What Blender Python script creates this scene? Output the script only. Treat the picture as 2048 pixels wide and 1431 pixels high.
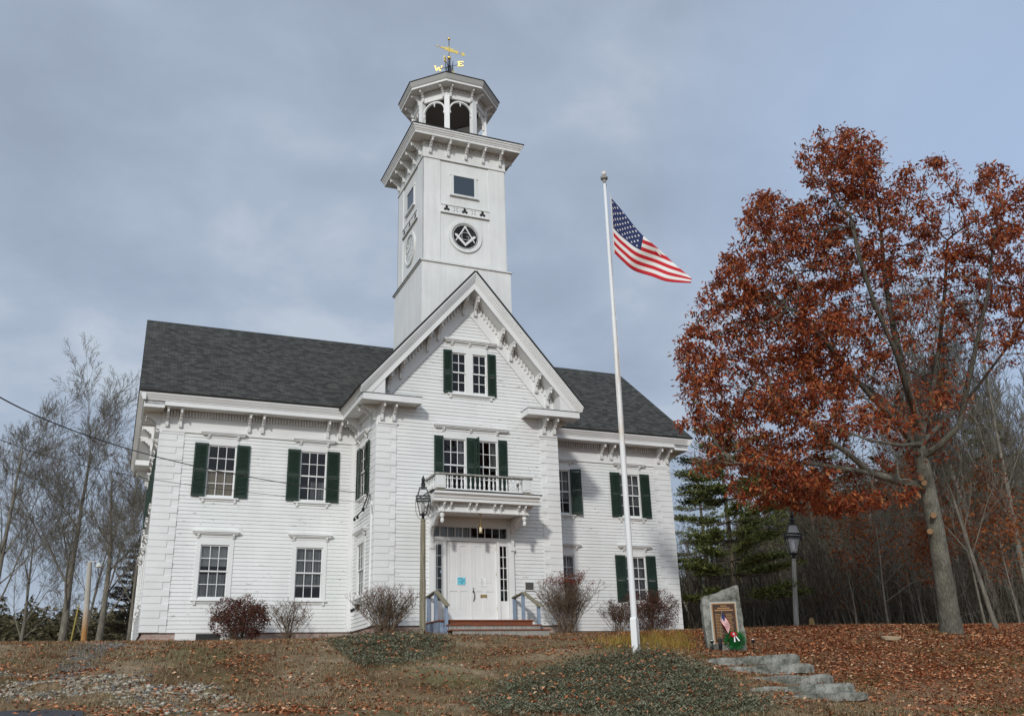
import bpy, bmesh, math, random
import numpy as np
from mathutils import Vector, Matrix, noise, kdtree
random.seed(7)
PI=math.pi
for o in list(bpy.data.objects): bpy.data.objects.remove(o)
scene=bpy.context.scene
col=scene.collection
# ------------------------------------------------------------------ camera
FPX,YAW,PITCH,ROLL=1825.1,0.41015,0.34784,-0.03037
CAM=Vector((-10.2925,-30.2051,-1.8799))
FW=Vector((math.sin(YAW)*math.cos(PITCH),math.cos(YAW)*math.cos(PITCH),math.sin(PITCH)))
_r=Vector((math.cos(YAW),-math.sin(YAW),0)); _u=_r.cross(FW)
RT=_r*math.cos(ROLL)+_u*math.sin(ROLL); UP=-_r*math.sin(ROLL)+_u*math.cos(ROLL)
cd=bpy.data.cameras.new('camera'); cam=bpy.data.objects.new('camera',cd); col.objects.link(cam)
cd.sensor_width=36; cd.lens=FPX/2048*36; cd.clip_end=3000; cd.clip_start=0.1
R3=Matrix((RT,UP,-FW)).transposed()
cam.matrix_world=Matrix.Translation(CAM)@R3.to_4x4()
scene.camera=cam
# ------------------------------------------------------------------ sun and sky
SD=Vector((0.68,1.0,-0.58)).normalized()          # direction the light travels
sun_el=math.asin(-SD.z); sun_az=math.atan2(-SD.x,-SD.y)
sl=bpy.data.lights.new('sun','SUN'); sl.energy=2.0; sl.angle=math.radians(3.5); sl.color=(1,0.975,0.935)
so=bpy.data.objects.new('sun',sl); so.rotation_euler=SD.to_track_quat('-Z','Y').to_euler(); so.location=(-30,-50,40); col.objects.link(so)
world=bpy.data.worlds.new('World'); scene.world=world; world.use_nodes=True
nt=world.node_tree; N=nt.nodes; L=nt.links
bg=N['Background']; bg.inputs['Strength'].default_value=0.1
sky=N.new('ShaderNodeTexSky'); sky.sky_type='NISHITA'; sky.sun_disc=False; sky.sun_elevation=sun_el; sky.sun_rotation=sun_az
sky.dust_density=1.5
tc=N.new('ShaderNodeTexCoord')
sep=N.new('ShaderNodeSeparateXYZ'); L.new(tc.outputs['Generated'],sep.inputs[0])
def wmath(op,a,b=None,c=None):
    n=N.new('ShaderNodeMath'); n.operation=op
    for i,v in enumerate((a,b,c)):
        if v is None: continue
        if isinstance(v,(int,float)): n.inputs[i].default_value=v
        else: L.new(v,n.inputs[i])
    return n.outputs[0]
zz=wmath('ADD',wmath('MAXIMUM',sep.outputs[2],0.0),0.32)
comb=N.new('ShaderNodeCombineXYZ')
L.new(wmath('DIVIDE',sep.outputs[0],zz),comb.inputs[0]); L.new(wmath('DIVIDE',sep.outputs[1],zz),comb.inputs[1])
def wnoise(scale,detail,rough,off,stretch=(1,1,1)):
    m=N.new('ShaderNodeMapping'); m.inputs['Location'].default_value=off; m.inputs['Scale'].default_value=stretch
    L.new(comb.outputs[0],m.inputs[0])
    n=N.new('ShaderNodeTexNoise'); n.inputs['Scale'].default_value=scale; n.inputs['Detail'].default_value=detail; n.inputs['Roughness'].default_value=rough
    n.inputs['Distortion'].default_value=0.25
    L.new(m.outputs[0],n.inputs['Vector']); return n.outputs['Fac']
n1=wnoise(1.7,6,0.5,(3.1,1.7,0),(1,1,1)); n2=wnoise(5.0,7,0.55,(0.4,5.2,0),(1,1,1))
nmix=wmath('ADD',wmath('MULTIPLY',n1,0.62),wmath('MULTIPLY',n2,0.38))
rp=N.new('ShaderNodeValToRGB'); e=rp.color_ramp.elements
e[0].position=0.38; e[0].color=(0.31,0.372,0.475,1)
e[1].position=0.63; e[1].color=(0.50,0.57,0.665,1)
k=rp.color_ramp.elements.new(0.47); k.color=(0.35,0.42,0.535,1)
k=rp.color_ramp.elements.new(0.55); k.color=(0.40,0.475,0.595,1)
L.new(nmix,rp.inputs[0])
# brighter, whiter cloud around the hidden sun (behind the camera), bluer thin cloud overhead to the right
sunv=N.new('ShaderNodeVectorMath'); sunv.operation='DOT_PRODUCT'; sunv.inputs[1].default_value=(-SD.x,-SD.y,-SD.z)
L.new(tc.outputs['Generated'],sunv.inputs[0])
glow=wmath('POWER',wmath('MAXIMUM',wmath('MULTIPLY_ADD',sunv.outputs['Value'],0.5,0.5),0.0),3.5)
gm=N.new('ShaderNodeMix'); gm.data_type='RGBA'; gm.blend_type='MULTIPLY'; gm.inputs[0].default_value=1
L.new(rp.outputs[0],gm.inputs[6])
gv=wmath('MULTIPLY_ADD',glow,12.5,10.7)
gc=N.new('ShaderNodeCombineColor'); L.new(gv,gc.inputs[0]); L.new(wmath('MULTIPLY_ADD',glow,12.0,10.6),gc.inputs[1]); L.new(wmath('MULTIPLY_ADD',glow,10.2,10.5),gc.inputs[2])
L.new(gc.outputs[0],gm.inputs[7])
# patch of thinner, bluer sky
bl=N.new('ShaderNodeVectorMath'); bl.operation='DOT_PRODUCT'
bdir=(FW+RT*0.58+UP*0.22).normalized(); bl.inputs[1].default_value=bdir
L.new(tc.outputs['Generated'],bl.inputs[0])
bmask=N.new('ShaderNodeMapRange'); bmask.inputs['From Min'].default_value=0.93; bmask.inputs['From Max'].default_value=1.0; L.new(bl.outputs['Value'],bmask.inputs[0])
bm2=wmath('MULTIPLY',bmask.outputs[0],0.85)
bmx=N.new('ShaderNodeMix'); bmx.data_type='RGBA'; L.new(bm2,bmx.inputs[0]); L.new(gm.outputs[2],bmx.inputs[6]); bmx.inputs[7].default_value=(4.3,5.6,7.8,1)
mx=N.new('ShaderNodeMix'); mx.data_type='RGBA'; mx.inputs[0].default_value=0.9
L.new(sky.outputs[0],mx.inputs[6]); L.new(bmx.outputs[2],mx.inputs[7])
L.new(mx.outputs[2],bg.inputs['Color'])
vs=scene.view_settings; vs.view_transform='Standard'; vs.look='None'; vs.gamma=1; vs.use_curve_mapping=False; vs.exposure=0.0
scene.render.engine='CYCLES'; scene.cycles.max_bounces=6; scene.cycles.transparent_max_bounces=12
# ------------------------------------------------------------------ helpers
def ray(px,py): return FW+RT*((px-1024)/FPX)-UP*((py-715.5)/FPX)
def at(px,py,d): return CAM+ray(px,py)*d
def tag(o,label=None,cat=None,group=None,kind=None):
    if label: o['label']=label
    if cat: o['category']=cat
    if group: o['group']=group
    if kind: o['kind']=kind
    return o
def empty(name,loc,label,cat,group=None,rz=0):
    o=bpy.data.objects.new(name,None); o.empty_display_size=0.3; o.location=loc; o.rotation_euler=(0,0,rz); col.objects.link(o)
    return tag(o,label,cat,group)
class MB:
    def __init__(s): s.v=[]; s.f=[]; s.uv=[]; s.m=[]; s.mi=0
    def add(s,vs,fs,M=None,uv=None):
        b=len(s.v)
        if M is not None: vs=[M@Vector(v) for v in vs]
        s.v.extend([tuple(v) for v in vs])
        for i,f in enumerate(fs):
            s.f.append([b+j for j in f]); s.m.append(s.mi)
            s.uv.append(uv[i] if uv else None)
    def box(s,x0,x1,y0,y1,z0,z1,M=None):
        s.add([(x0,y0,z0),(x1,y0,z0),(x1,y1,z0),(x0,y1,z0),(x0,y0,z1),(x1,y0,z1),(x1,y1,z1),(x0,y1,z1)],
              [(0,3,2,1),(4,5,6,7),(0,1,5,4),(1,2,6,5),(2,3,7,6),(3,0,4,7)],M)
    def ext(s,pts,a,b,plane='xz',M=None):
        def P(p,c):
            return {'xz':(p[0],c,p[1]),'yz':(c,p[0],p[1]),'xy':(p[0],p[1],c)}[plane]
        n=len(pts)
        s.add([P(p,a) for p in pts]+[P(p,b) for p in pts],[tuple(range(n)),tuple(range(2*n-1,n-1,-1))]+[(i,n+i,n+(i+1)%n,(i+1)%n) for i in range(n)],M)
    def quad(s,a,b,c,d,M=None,uv=None): s.add([a,b,c,d],[(0,1,2,3)],M,[uv] if uv else None)
    def lathe(s,prof,c=(0,0,0),n=10,M=None,sq=None):
        c=Vector(c); vs=[]; fs=[]
        for r,z in prof:
            for i in range(n):
                a=2*PI*i/n+(PI/n if sq else 0); vs.append((c.x+r*math.cos(a),c.y+r*math.sin(a),c.z+z))
        for j in range(len(prof)-1):
            for i in range(n):
                k=(i+1)%n; fs.append((j*n+i,j*n+k,(j+1)*n+k,(j+1)*n+i))
        fs.append(tuple(range(n-1,-1,-1))); fs.append(tuple((len(prof)-1)*n+i for i in range(n)))
        s.add(vs,fs,M)
    def tube(s,pts,rs,n=6,M=None,cap=True):
        pts=[Vector(p) for p in pts]; vs=[]; fs=[]
        if isinstance(rs,(int,float)): rs=[rs]*len(pts)
        u=None
        for i,p in enumerate(pts):
            t=(pts[min(i+1,len(pts)-1)]-pts[max(i-1,0)])
            if t.length<1e-9: t=Vector((0,0,1))
            t.normalize()
            if u is None:
                u=t.orthogonal().normalized()
            else:
                u=(u-t*u.dot(t)); u=u.normalized() if u.length>1e-6 else t.orthogonal().normalized()
            w=t.cross(u)
            for k in range(n):
                a=2*PI*k/n; vs.append(p+(u*math.cos(a)+w*math.sin(a))*rs[i])
        for i in range(len(pts)-1):
            for k in range(n):
                kk=(k+1)%n; fs.append((i*n+k,i*n+kk,(i+1)*n+kk,(i+1)*n+k))
        if cap: fs.append(tuple(range(n-1,-1,-1))); fs.append(tuple((len(pts)-1)*n+k for k in range(n)))
        s.add(vs,fs,M)
    def mesh(s,name,mats,smooth=False,fix=True):
        me=bpy.data.meshes.new(name); me.from_pydata(s.v,[],s.f)
        if not isinstance(mats,(list,tuple)): mats=[mats]
        for m in mats: me.materials.append(m)
        if len(mats)>1: me.polygons.foreach_set('material_index',s.m)
        if any(u is not None for u in s.uv):
            ul=me.uv_layers.new(name='UVMap')
            for p in me.polygons:
                u=s.uv[p.index]
                if u:
                    for j,li in enumerate(p.loop_indices): ul.data[li].uv=u[j]
        if fix:
            bm=bmesh.new(); bm.from_mesh(me); bmesh.ops.recalc_face_normals(bm,faces=bm.faces); bm.to_mesh(me); bm.free()
        if smooth:
            me.polygons.foreach_set('use_smooth',[True]*len(me.polygons))
        me.update(); return me
    def build(s,name,mats,parent=None,smooth=False,fix=True):
        o=bpy.data.objects.new(name,s.mesh(name,mats,smooth,fix)); col.objects.link(o)
        if parent is not None: o.parent=parent
        return o
def inst(name,me,parent,M):
    o=bpy.data.objects.new(name,me); col.objects.link(o); o.parent=parent; o.matrix_local=M; return o
def quickmesh(name,verts,faces,mat,parent=None,smooth=False):
    me=bpy.data.meshes.new(name); verts=np.asarray(verts,dtype=np.float32); faces=np.asarray(faces,dtype=np.int32)
    me.vertices.add(len(verts)); me.vertices.foreach_set('co',verts.ravel())
    k=faces.shape[1]; me.loops.add(faces.size); me.loops.foreach_set('vertex_index',faces.ravel())
    me.polygons.add(len(faces)); me.polygons.foreach_set('loop_start',np.arange(0,faces.size,k,dtype=np.int32))
    me.update(calc_edges=True); me.validate(); me.materials.append(mat)
    if smooth: me.polygons.foreach_set('use_smooth',[True]*len(me.polygons))
    o=bpy.data.objects.new(name,me); col.objects.link(o)
    if parent is not None: o.parent=parent
    return o
def Mt(x,y,z): return Matrix.Translation((x,y,z))
def Mz(a): return Matrix.Rotation(a,4,'Z')
# ------------------------------------------------------------------ materials
class Mat:
    def __init__(s,name,rough=0.6,base=(0.5,0.5,0.5),spec=0.3,metal=0.0):
        s.m=bpy.data.materials.new(name); s.m.use_nodes=True; s.t=s.m.node_tree; s.n=s.t.nodes; s.l=s.t.links
        s.p=s.n['Principled BSDF']; s.p.inputs['Roughness'].default_value=rough; s.p.inputs['Base Color'].default_value=(*base,1)
        s.p.inputs['Specular IOR Level'].default_value=spec; s.p.inputs['Metallic'].default_value=metal
        s.tc=s.n.new('ShaderNodeTexCoord')
    def map(s,scale=(1,1,1),out='Object',rot=(0,0,0)):
        m=s.n.new('ShaderNodeMapping'); m.inputs['Scale'].default_value=scale; m.inputs['Rotation'].default_value=rot; s.l.new(s.tc.outputs[out],m.inputs[0]); return m.outputs[0]
    def noise(s,vec,scale,detail=4,rough=0.55):
        n=s.n.new('ShaderNodeTexNoise'); n.inputs['Scale'].default_value=scale; n.inputs['Detail'].default_value=detail; n.inputs['Roughness'].default_value=rough
        s.l.new(vec,n.inputs['Vector']); return n.outputs['Fac']
    def ramp(s,fac,stops):
        r=s.n.new('ShaderNodeValToRGB'); e=r.color_ramp.elements
        e[0].position=stops[0][0]; e[0].color=(*stops[0][1],1); e[1].position=stops[-1][0]; e[1].color=(*stops[-1][1],1)
        for p,c in stops[1:-1]:
            k=e.new(p); k.color=(*c,1)
        s.l.new(fac,r.inputs[0]); return r.outputs[0]
    def mix(s,fac,a,b,mode='MIX'):
        m=s.n.new('ShaderNodeMix'); m.data_type='RGBA'; m.blend_type=mode
        for i,v in ((0,fac),(6,a),(7,b)):
            if isinstance(v,tuple): m.inputs[i].default_value=(*v,1) if len(v)==3 else v
            elif isinstance(v,(int,float)): m.inputs[i].default_value=v
            else: s.l.new(v,m.inputs[i])
        return m.outputs[2]
    def math(s,op,a,b=0.0):
        n=s.n.new('ShaderNodeMath'); n.operation=op
        for i,v in enumerate((a,b)):
            if isinstance(v,(int,float)): n.inputs[i].default_value=v
            else: s.l.new(v,n.inputs[i])
        return n.outputs[0]
    def col(s,c): s.l.new(c,s.p.inputs['Base Color'])
    def bump(s,h,st=0.3,d=0.02):
        b=s.n.new('ShaderNodeBump'); b.inputs['Strength'].default_value=st; b.inputs['Distance'].default_value=d; s.l.new(h,b.inputs['Height']); s.l.new(b.outputs[0],s.p.inputs['Normal'])
    def island(s):
        g=s.n.new('ShaderNodeNewGeometry'); return g.outputs['Random Per Island']
def white_paint(name,base,peel,streak,dirt):
    m=Mat(name,0.55,base,0.35)
    v=m.map((1,1,1)); n=m.noise(v,0.9,5)
    c=m.ramp(n,[(0.3,tuple(b*(1-dirt) for b in base)),(0.62,base)])
    if streak:
        s1=m.noise(m.map((7,7,0.45)),1.0,5,0.6)
        f=m.ramp(s1,[(0.45,(0,0,0)),(0.75,(1,1,1))])
        c=m.mix(m.math('MULTIPLY',f,streak),c,(base[0]*0.60,base[1]*0.62,base[2]*0.60))
        g=m.noise(m.map((0.8,0.8,0.5)),0.9,4)
        gf=m.ramp(g,[(0.5,(0,0,0)),(0.7,(1,1,1))])
        c=m.mix(m.math('MULTIPLY',gf,0.4),c,(base[0]*0.86,base[1]*0.93,base[2]*0.90))
    if peel:
        a=m.noise(m.map((3.2,3.2,16)),1.0,6,0.7); b=m.noise(m.map((0.45,0.45,0.7)),1.0,3)
        pf=m.math('MULTIPLY',m.ramp(a,[(peel,(0,0,0)),(peel+0.03,(1,1,1))]),m.ramp(b,[(0.47,(0,0,0)),(0.58,(1,1,1))]))
        c=m.mix(pf,c,(0.24,0.22,0.20))
    m.col(c); m.bump(m.noise(m.map((4,4,40)),2.0,3),0.08,0.01)
    return m.m
WHITE=(0.765,0.765,0.75)
M_clap=white_paint('white_clapboard_paint',WHITE,0.612,0.10,0.10)
M_trim=white_paint('white_trim_paint',(0.76,0.76,0.745),0.67,0,0.11)
M_tower=white_paint('weathered_tower_paint',(0.735,0.735,0.715),0,0.36,0.10)
m=Mat('green_shutter_paint',0.45,(0.012,0.036,0.022),0.3); m.col(m.ramp(m.noise(m.map(),3),[(0.3,(0.014,0.030,0.021)),(0.75,(0.027,0.050,0.037))])); M_green=m.m
m=Mat('glass'); m.n.remove(m.p)
tr=m.n.new('ShaderNodeBsdfTransparent'); tr.inputs[0].default_value=(0.8,0.82,0.84,1); gl=m.n.new('ShaderNodeBsdfGlossy'); gl.inputs['Roughness'].default_value=0.03
fr=m.n.new('ShaderNodeFresnel'); fr.inputs[0].default_value=1.52
gb=m.n.new('ShaderNodeBump'); gb.inputs['Strength'].default_value=0.25; gb.inputs['Distance'].default_value=0.05
m.l.new(m.noise(m.map(),2.2,2),gb.inputs['Height']); m.l.new(gb.outputs[0],gl.inputs['Normal'])
ms=m.n.new('ShaderNodeMixShader'); m.l.new(fr.outputs[0],ms.inputs[0]); m.l.new(tr.outputs[0],ms.inputs[1]); m.l.new(gl.outputs[0],ms.inputs[2]); m.l.new(ms.outputs[0],m.n['Material Output'].inputs[0]); M_glass=m.m
m=Mat('lamp_glass'); m.n.remove(m.p)
tr=m.n.new('ShaderNodeBsdfTransparent'); tr.inputs[0].default_value=(0.97,0.97,0.97,1); gl=m.n.new('ShaderNodeBsdfGlossy'); gl.inputs['Roughness'].default_value=0.05
ms=m.n.new('ShaderNodeMixShader'); ms.inputs[0].default_value=0.05; m.l.new(tr.outputs[0],ms.inputs[1]); m.l.new(gl.outputs[0],ms.inputs[2]); m.l.new(ms.outputs[0],m.n['Material Output'].inputs[0]); M_lampglass=m.m
def shingle(name):
    m=Mat(name,0.85,(0.07,0.07,0.07),0.2)
    br=m.n.new('ShaderNodeTexBrick'); m.l.new(m.map((1,1,1),'UV'),br.inputs['Vector'])
    br.inputs['Scale'].default_value=1; br.inputs['Brick Width'].default_value=0.22; br.inputs['Row Height'].default_value=0.125; br.inputs['Mortar Size'].default_value=0.006
    br.inputs['Color1'].default_value=(0.038,0.039,0.037,1); br.inputs['Color2'].default_value=(0.100,0.099,0.092,1); br.inputs['Mortar'].default_value=(0.02,0.02,0.02,1); br.offset=0.37; br.inputs['Bias'].default_value=-0.15
    n=m.noise(m.map((3.5,13,1),'UV'),2.2,6,0.7)
    c=m.mix(0.8,br.outputs['Color'],m.ramp(n,[(0.3,(0.6,0.6,0.59)),(0.7,(1.25,1.23,1.19))]),'MULTIPLY')
    m.col(c); m.bump(br.outputs['Fac'],0.5,-0.01); return m.m
M_roof=shingle('grey_asphalt_shingles')
m=Mat('dark_roof_edge',0.7,(0.035,0.037,0.035)); M_dark=m.m
m=Mat('black_paint',0.4,(0.012,0.012,0.014)); M_black=m.m
m=Mat('fret_black',0.8,(0.01,0.01,0.011)); m.col(m.ramp(m.noise(m.map((9,9,1)),1.5,4),[(0.5,(0.008,0.008,0.009)),(0.7,(0.05,0.05,0.05))])); M_slate=m.m
m=Mat('interior_dark',0.9,(0.10,0.085,0.07)); M_int=m.m
m=Mat('cream_shade',0.8,(0.62,0.52,0.36)); M_cream=m.m
m=Mat('lace_curtain',0.9,(0.3,0.3,0.3)); m.col(m.ramp(m.noise(m.map((14,14,0.6)),1.0,3),[(0.35,(0.20,0.20,0.195)),(0.65,(0.52,0.51,0.48))])); M_lace=m.m
m=Mat('white_shade',0.8,(0.58,0.58,0.55)); M_shade=m.m
m=Mat('foundation_brick',0.9,(0.3,0.12,0.08))
br=m.n.new('ShaderNodeTexBrick'); cx=m.n.new('ShaderNodeCombineXYZ'); sp=m.n.new('ShaderNodeSeparateXYZ'); m.l.new(m.tc.outputs['Object'],sp.inputs[0])
m.l.new(m.math('ADD',sp.outputs[0],sp.outputs[1]),cx.inputs[0]); m.l.new(sp.outputs[2],cx.inputs[1]); m.l.new(cx.outputs[0],br.inputs['Vector'])
br.inputs['Scale'].default_value=1; br.inputs['Brick Width'].default_value=0.21; br.inputs['Row Height'].default_value=0.075; br.inputs['Mortar Size'].default_value=0.008
br.inputs['Color1'].default_value=(0.34,0.20,0.16,1); br.inputs['Color2'].default_value=(0.46,0.36,0.31,1); br.inputs['Mortar'].default_value=(0.42,0.39,0.35,1); m.col(br.outputs['Color']); m.bump(br.outputs['Fac'],0.4,-0.01); M_brick=m.m
m=Mat('step_rust_paint',0.7,(0.20,0.055,0.025)); m.col(m.ramp(m.noise(m.map((2.5,6,9)),1.6,5,0.7),[(0.33,(0.12,0.10,0.085)),(0.44,(0.17,0.055,0.028)),(0.66,(0.25,0.075,0.03)),(0.78,(0.30,0.30,0.29))])); M_rust=m.m
m=Mat('blue_grey_paint',0.6,(0.22,0.28,0.37)); m.col(m.ramp(m.noise(m.map((3,3,3)),2,4),[(0.3,(0.19,0.25,0.34)),(0.7,(0.27,0.33,0.42))])); M_blue=m.m
m=Mat('weathered_wood',0.85,(0.25,0.22,0.15)); m.col(m.ramp(m.noise(m.map((14,14,0.9)),2,5,0.65),[(0.3,(0.12,0.105,0.07)),(0.55,(0.24,0.215,0.15)),(0.75,(0.33,0.30,0.22))])); m.bump(m.noise(m.map((14,14,0.9)),3,4),0.3,0.01); M_wood=m.m
m=Mat('grey_post_paint',0.7,(0.4,0.4,0.38)); m.col(m.ramp(m.noise(m.map((9,9,1.2)),2,5,0.6),[(0.3,(0.19,0.185,0.16)),(0.6,(0.36,0.35,0.32)),(0.8,(0.46,0.45,0.42))])); M_greypost=m.m
m=Mat('gold_leaf',0.25,(0.95,0.62,0.14),0.5,1.0); M_gold=m.m
m=Mat('gilded_letter',0.4,(0.95,0.72,0.20),0.5,0.4); M_gold2=m.m
m=Mat('iron',0.5,(0.02,0.022,0.03),0.4,0.6); M_iron=m.m
m=Mat('brass',0.3,(0.55,0.40,0.18),0.5,0.9); M_brass=m.m
m=Mat('lamp_flue',0.2,(0.8,0.8,0.8),0.5); M_flue=m.m
m=Mat('granite',0.85,(0.38,0.38,0.35)); a=m.noise(m.map(),3.4,8,0.72); b=m.noise(m.map(),38,3); c=m.ramp(a,[(0.38,(0.06,0.063,0.048)),(0.48,(0.17,0.172,0.145)),(0.58,(0.28,0.278,0.25)),(0.7,(0.36,0.355,0.32))]); m.col(m.mix(0.5,c,m.ramp(b,[(0.3,(0.55,0.55,0.55)),(0.7,(1.3,1.3,1.3))]),'MULTIPLY')); m.bump(m.noise(m.map(),9,6),0.5,0.04); M_granite=m.m
m=Mat('bronze_tablet',0.55,(0.055,0.028,0.018),0.4,0.3); M_bronze=m.m
m=Mat('bronze_edge',0.4,(0.40,0.22,0.09),0.5,0.6); M_bredge=m.m
m=Mat('terracotta_ceiling',0.9,(0.10,0.085,0.075)); M_ceil=m.m
M_red=Mat('flag_red',0.75,(0.52,0.018,0.028)).m; M_fwhite=Mat('flag_white',0.75,(0.74,0.73,0.70)).m; M_navy=Mat('flag_navy',0.75,(0.020,0.030,0.105)).m
m=Mat('pole_white',0.45,(0.72,0.72,0.71)); sp=m.n.new('ShaderNodeSeparateXYZ'); m.l.new(m.tc.outputs['Object'],sp.inputs[0])
zr=m.ramp(m.math('DIVIDE',sp.outputs[2],14.0),[(0.0,(0,0,0)),(0.33,(0,0,0)),(0.40,(1,1,1)),(0.50,(1,1,1)),(0.60,(0,0,0)),(1.0,(0,0,0))])
rf=m.ramp(m.noise(m.map((6,6,0.9)),1.2,5),[(0.5,(0,0,0)),(0.66,(1,1,1))]); m.col(m.mix(m.math('MULTIPLY',m.math('MULTIPLY',zr,rf),0.8),(0.72,0.72,0.71),(0.50,0.33,0.16))); M_pole=m.m
M_teal=Mat('teal_paper',0.8,(0.20,0.60,0.72)).m; M_tealink=Mat('teal_ink',0.8,(0.05,0.28,0.40)).m; M_paper=Mat('white_paper',0.8,(0.85,0.84,0.83)).m; M_ink=Mat('grey_ink',0.8,(0.35,0.35,0.36)).m
# ================================================================== the hall
W=9.42; G=3.12; P=2.88; ZF=6.18; YC=4.62; A=11.64; RS=1.155; MS=0.82
hall=empty('meeting_hall',(0,0,0),'large white clapboard hall with green shutters, steep front gable and tall bell tower','hall')
def frame(ox,oy,ax): # ax: direction of local x in the plane; local y points into the wall
    ax=Vector(ax); iy=Vector((-ax.y,ax.x,0))
    return Matrix(((ax.x,iy.x,0,ox),(ax.y,iy.y,0,oy),(0,0,1,0),(0,0,0,1)))
F0=frame(0,0,(1,0)); FG=frame(0,-P,(1,0)); GL=frame(-G,0,(0,-1)); GR=frame(G,0,(0,1)); EL=frame(-W,YC,(0,-1)); ER=frame(W,YC,(0,1))
CH=0.1188
def clapwall(name,M,xl,xr,z0,z1,opens,slope=None,mat=M_clap,parent=hall):
    """courses of lapped boards; slope=(apex_z,m) narrows the wall to a gable"""
    mb=MB(); n=int(round((z1-z0)/CH)); rnd=random.Random(3)
    for k in range(n):
        a=z0+k*CH; b=a+CH; cuts={a,b}
        for o in opens:
            for zc in (o[2],o[3]):
                if a<zc<b: cuts.add(zc)
        cuts=sorted(cuts)
        jit=rnd.uniform(-0.0025,0.0025)
        for c0,c1 in zip(cuts,cuts[1:]):
            def lim(z):
                if slope and slope[0]-slope[1]*abs(xr)<z:
                    h=max((slope[0]-z)/slope[1],0.0); return -h,h
                return xl,xr
            (p0,q0),(p1,q1)=lim(c0),lim(c1)
            segs=[[p0,q0,p1,q1]]
            for o in opens:
                if o[2]<=c0+1e-6 and o[3]>=c1-1e-6:
                    ns=[]
                    for s_ in segs:
                        if o[1]<=min(s_[0],s_[2]) or o[0]>=max(s_[1],s_[3]): ns.append(s_); continue
                        if o[0]>s_[0]: ns.append([s_[0],o[0],s_[2],o[0]])
                        if o[1]<s_[1]: ns.append([o[1],s_[1],o[1],s_[3]])
                    segs=ns
            y=lambda z:-(0.026+jit-(z-a)/CH*0.018)
            for s_ in segs:
                if s_[1]-s_[0]<0.01: continue
                mb.quad((s_[0],y(c0),c0),(s_[1],y(c0),c0),(s_[3],y(c1),c1),(s_[2],y(c1),c1),M)
                if c0==a: mb.quad((s_[0],y(c0),c0),(s_[0],0.0,c0),(s_[1],0.0,c0),(s_[1],y(c0),c0),M)
    return mb.build(name,mat,parent,fix=False)
# ---- bracket meshes (wall plane y=0, outwards -y, top at z=0)
def bracket_mesh(d,h,w,drop=True):
    mb=MB(); k=d/0.5; q=h/0.56
    prof=[(0,0),(-0.5,0),(-0.5,-0.075),(-0.45,-0.085),(-0.43,-0.15),(-0.385,-0.185),(-0.335,-0.165),(-0.315,-0.215),(-0.275,-0.255),(-0.235,-0.235),(-0.22,-0.30),(-0.185,-0.335),(-0.15,-0.315),(-0.13,-0.40),(-0.115,-0.44),(-0.125,-0.47),(-0.125,-0.56),(0,-0.56)]
    mb.ext([(y*k,z*q) for y,z in prof],-w/2,w/2,'yz')
    mb.box(-w/2-0.012,w/2+0.012,-0.515*k,-0.40*k,-0.07*q,-0.001)
    mb.box(-w/2-0.01,w/2+0.01,-0.14*k,-0.0,-0.50*q,-0.475*q)
    if drop: mb.lathe([(0.012*q,-0.20*q),(0.03*q,-0.175*q),(0.034*q,-0.14*q),(0.024*q,-0.115*q),(0.034*q,-0.10*q),(0.034*q,-0.07*q)],(0,-0.462*k,0),7)
    return mb.mesh('bracket',M_trim)
BK=bracket_mesh(0.52,0.56,0.085); BKs=bracket_mesh(0.40,0.50,0.075); BKp=bracket_mesh(0.19,0.30,0.06)
def brackets(me,M,pts,parent):
    for x,z in pts: inst('bracket',me,parent,M@Mt(x,0,z))
# ---- cornice profiles
EAVE=[(-0.62,6.86),(-0.62,7.00),(-0.64,7.005),(-0.64,7.03),(-0.655,7.045),(-0.685,7.09),(-0.72,7.15),(-0.74,7.17),(-0.74,7.225),(-0.55,7.30),(0.05,7.50),(0.05,6.89),(-0.585,6.89),(-0.585,6.86)]
def eave(M,x0,x1,bx,d0=None,parent=hall):
    mb=MB(); mb.ext(EAVE,x0,x1,'yz',M)
    f0,f1=d0 if d0 else (x0,x1)
    mb.box(f0,f1,-0.035,0.02,ZF,6.888,M)                               # frieze
    mb.box(f0,f1,-0.06,-0.034,ZF-0.005,ZF+0.045,M)
    mb.box(f0,f1,-0.05,-0.034,6.80,6.887,M)
    x=f0+0.03
    while x<f1-0.06:
        mb.box(x,x+0.045,-0.125,-0.049,6.68,6.886,M); x+=0.095
    c=mb.build('cornice',M_trim,parent)
    brackets(BK,M,[(x,6.885) for x in bx],c)
    return c
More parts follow.
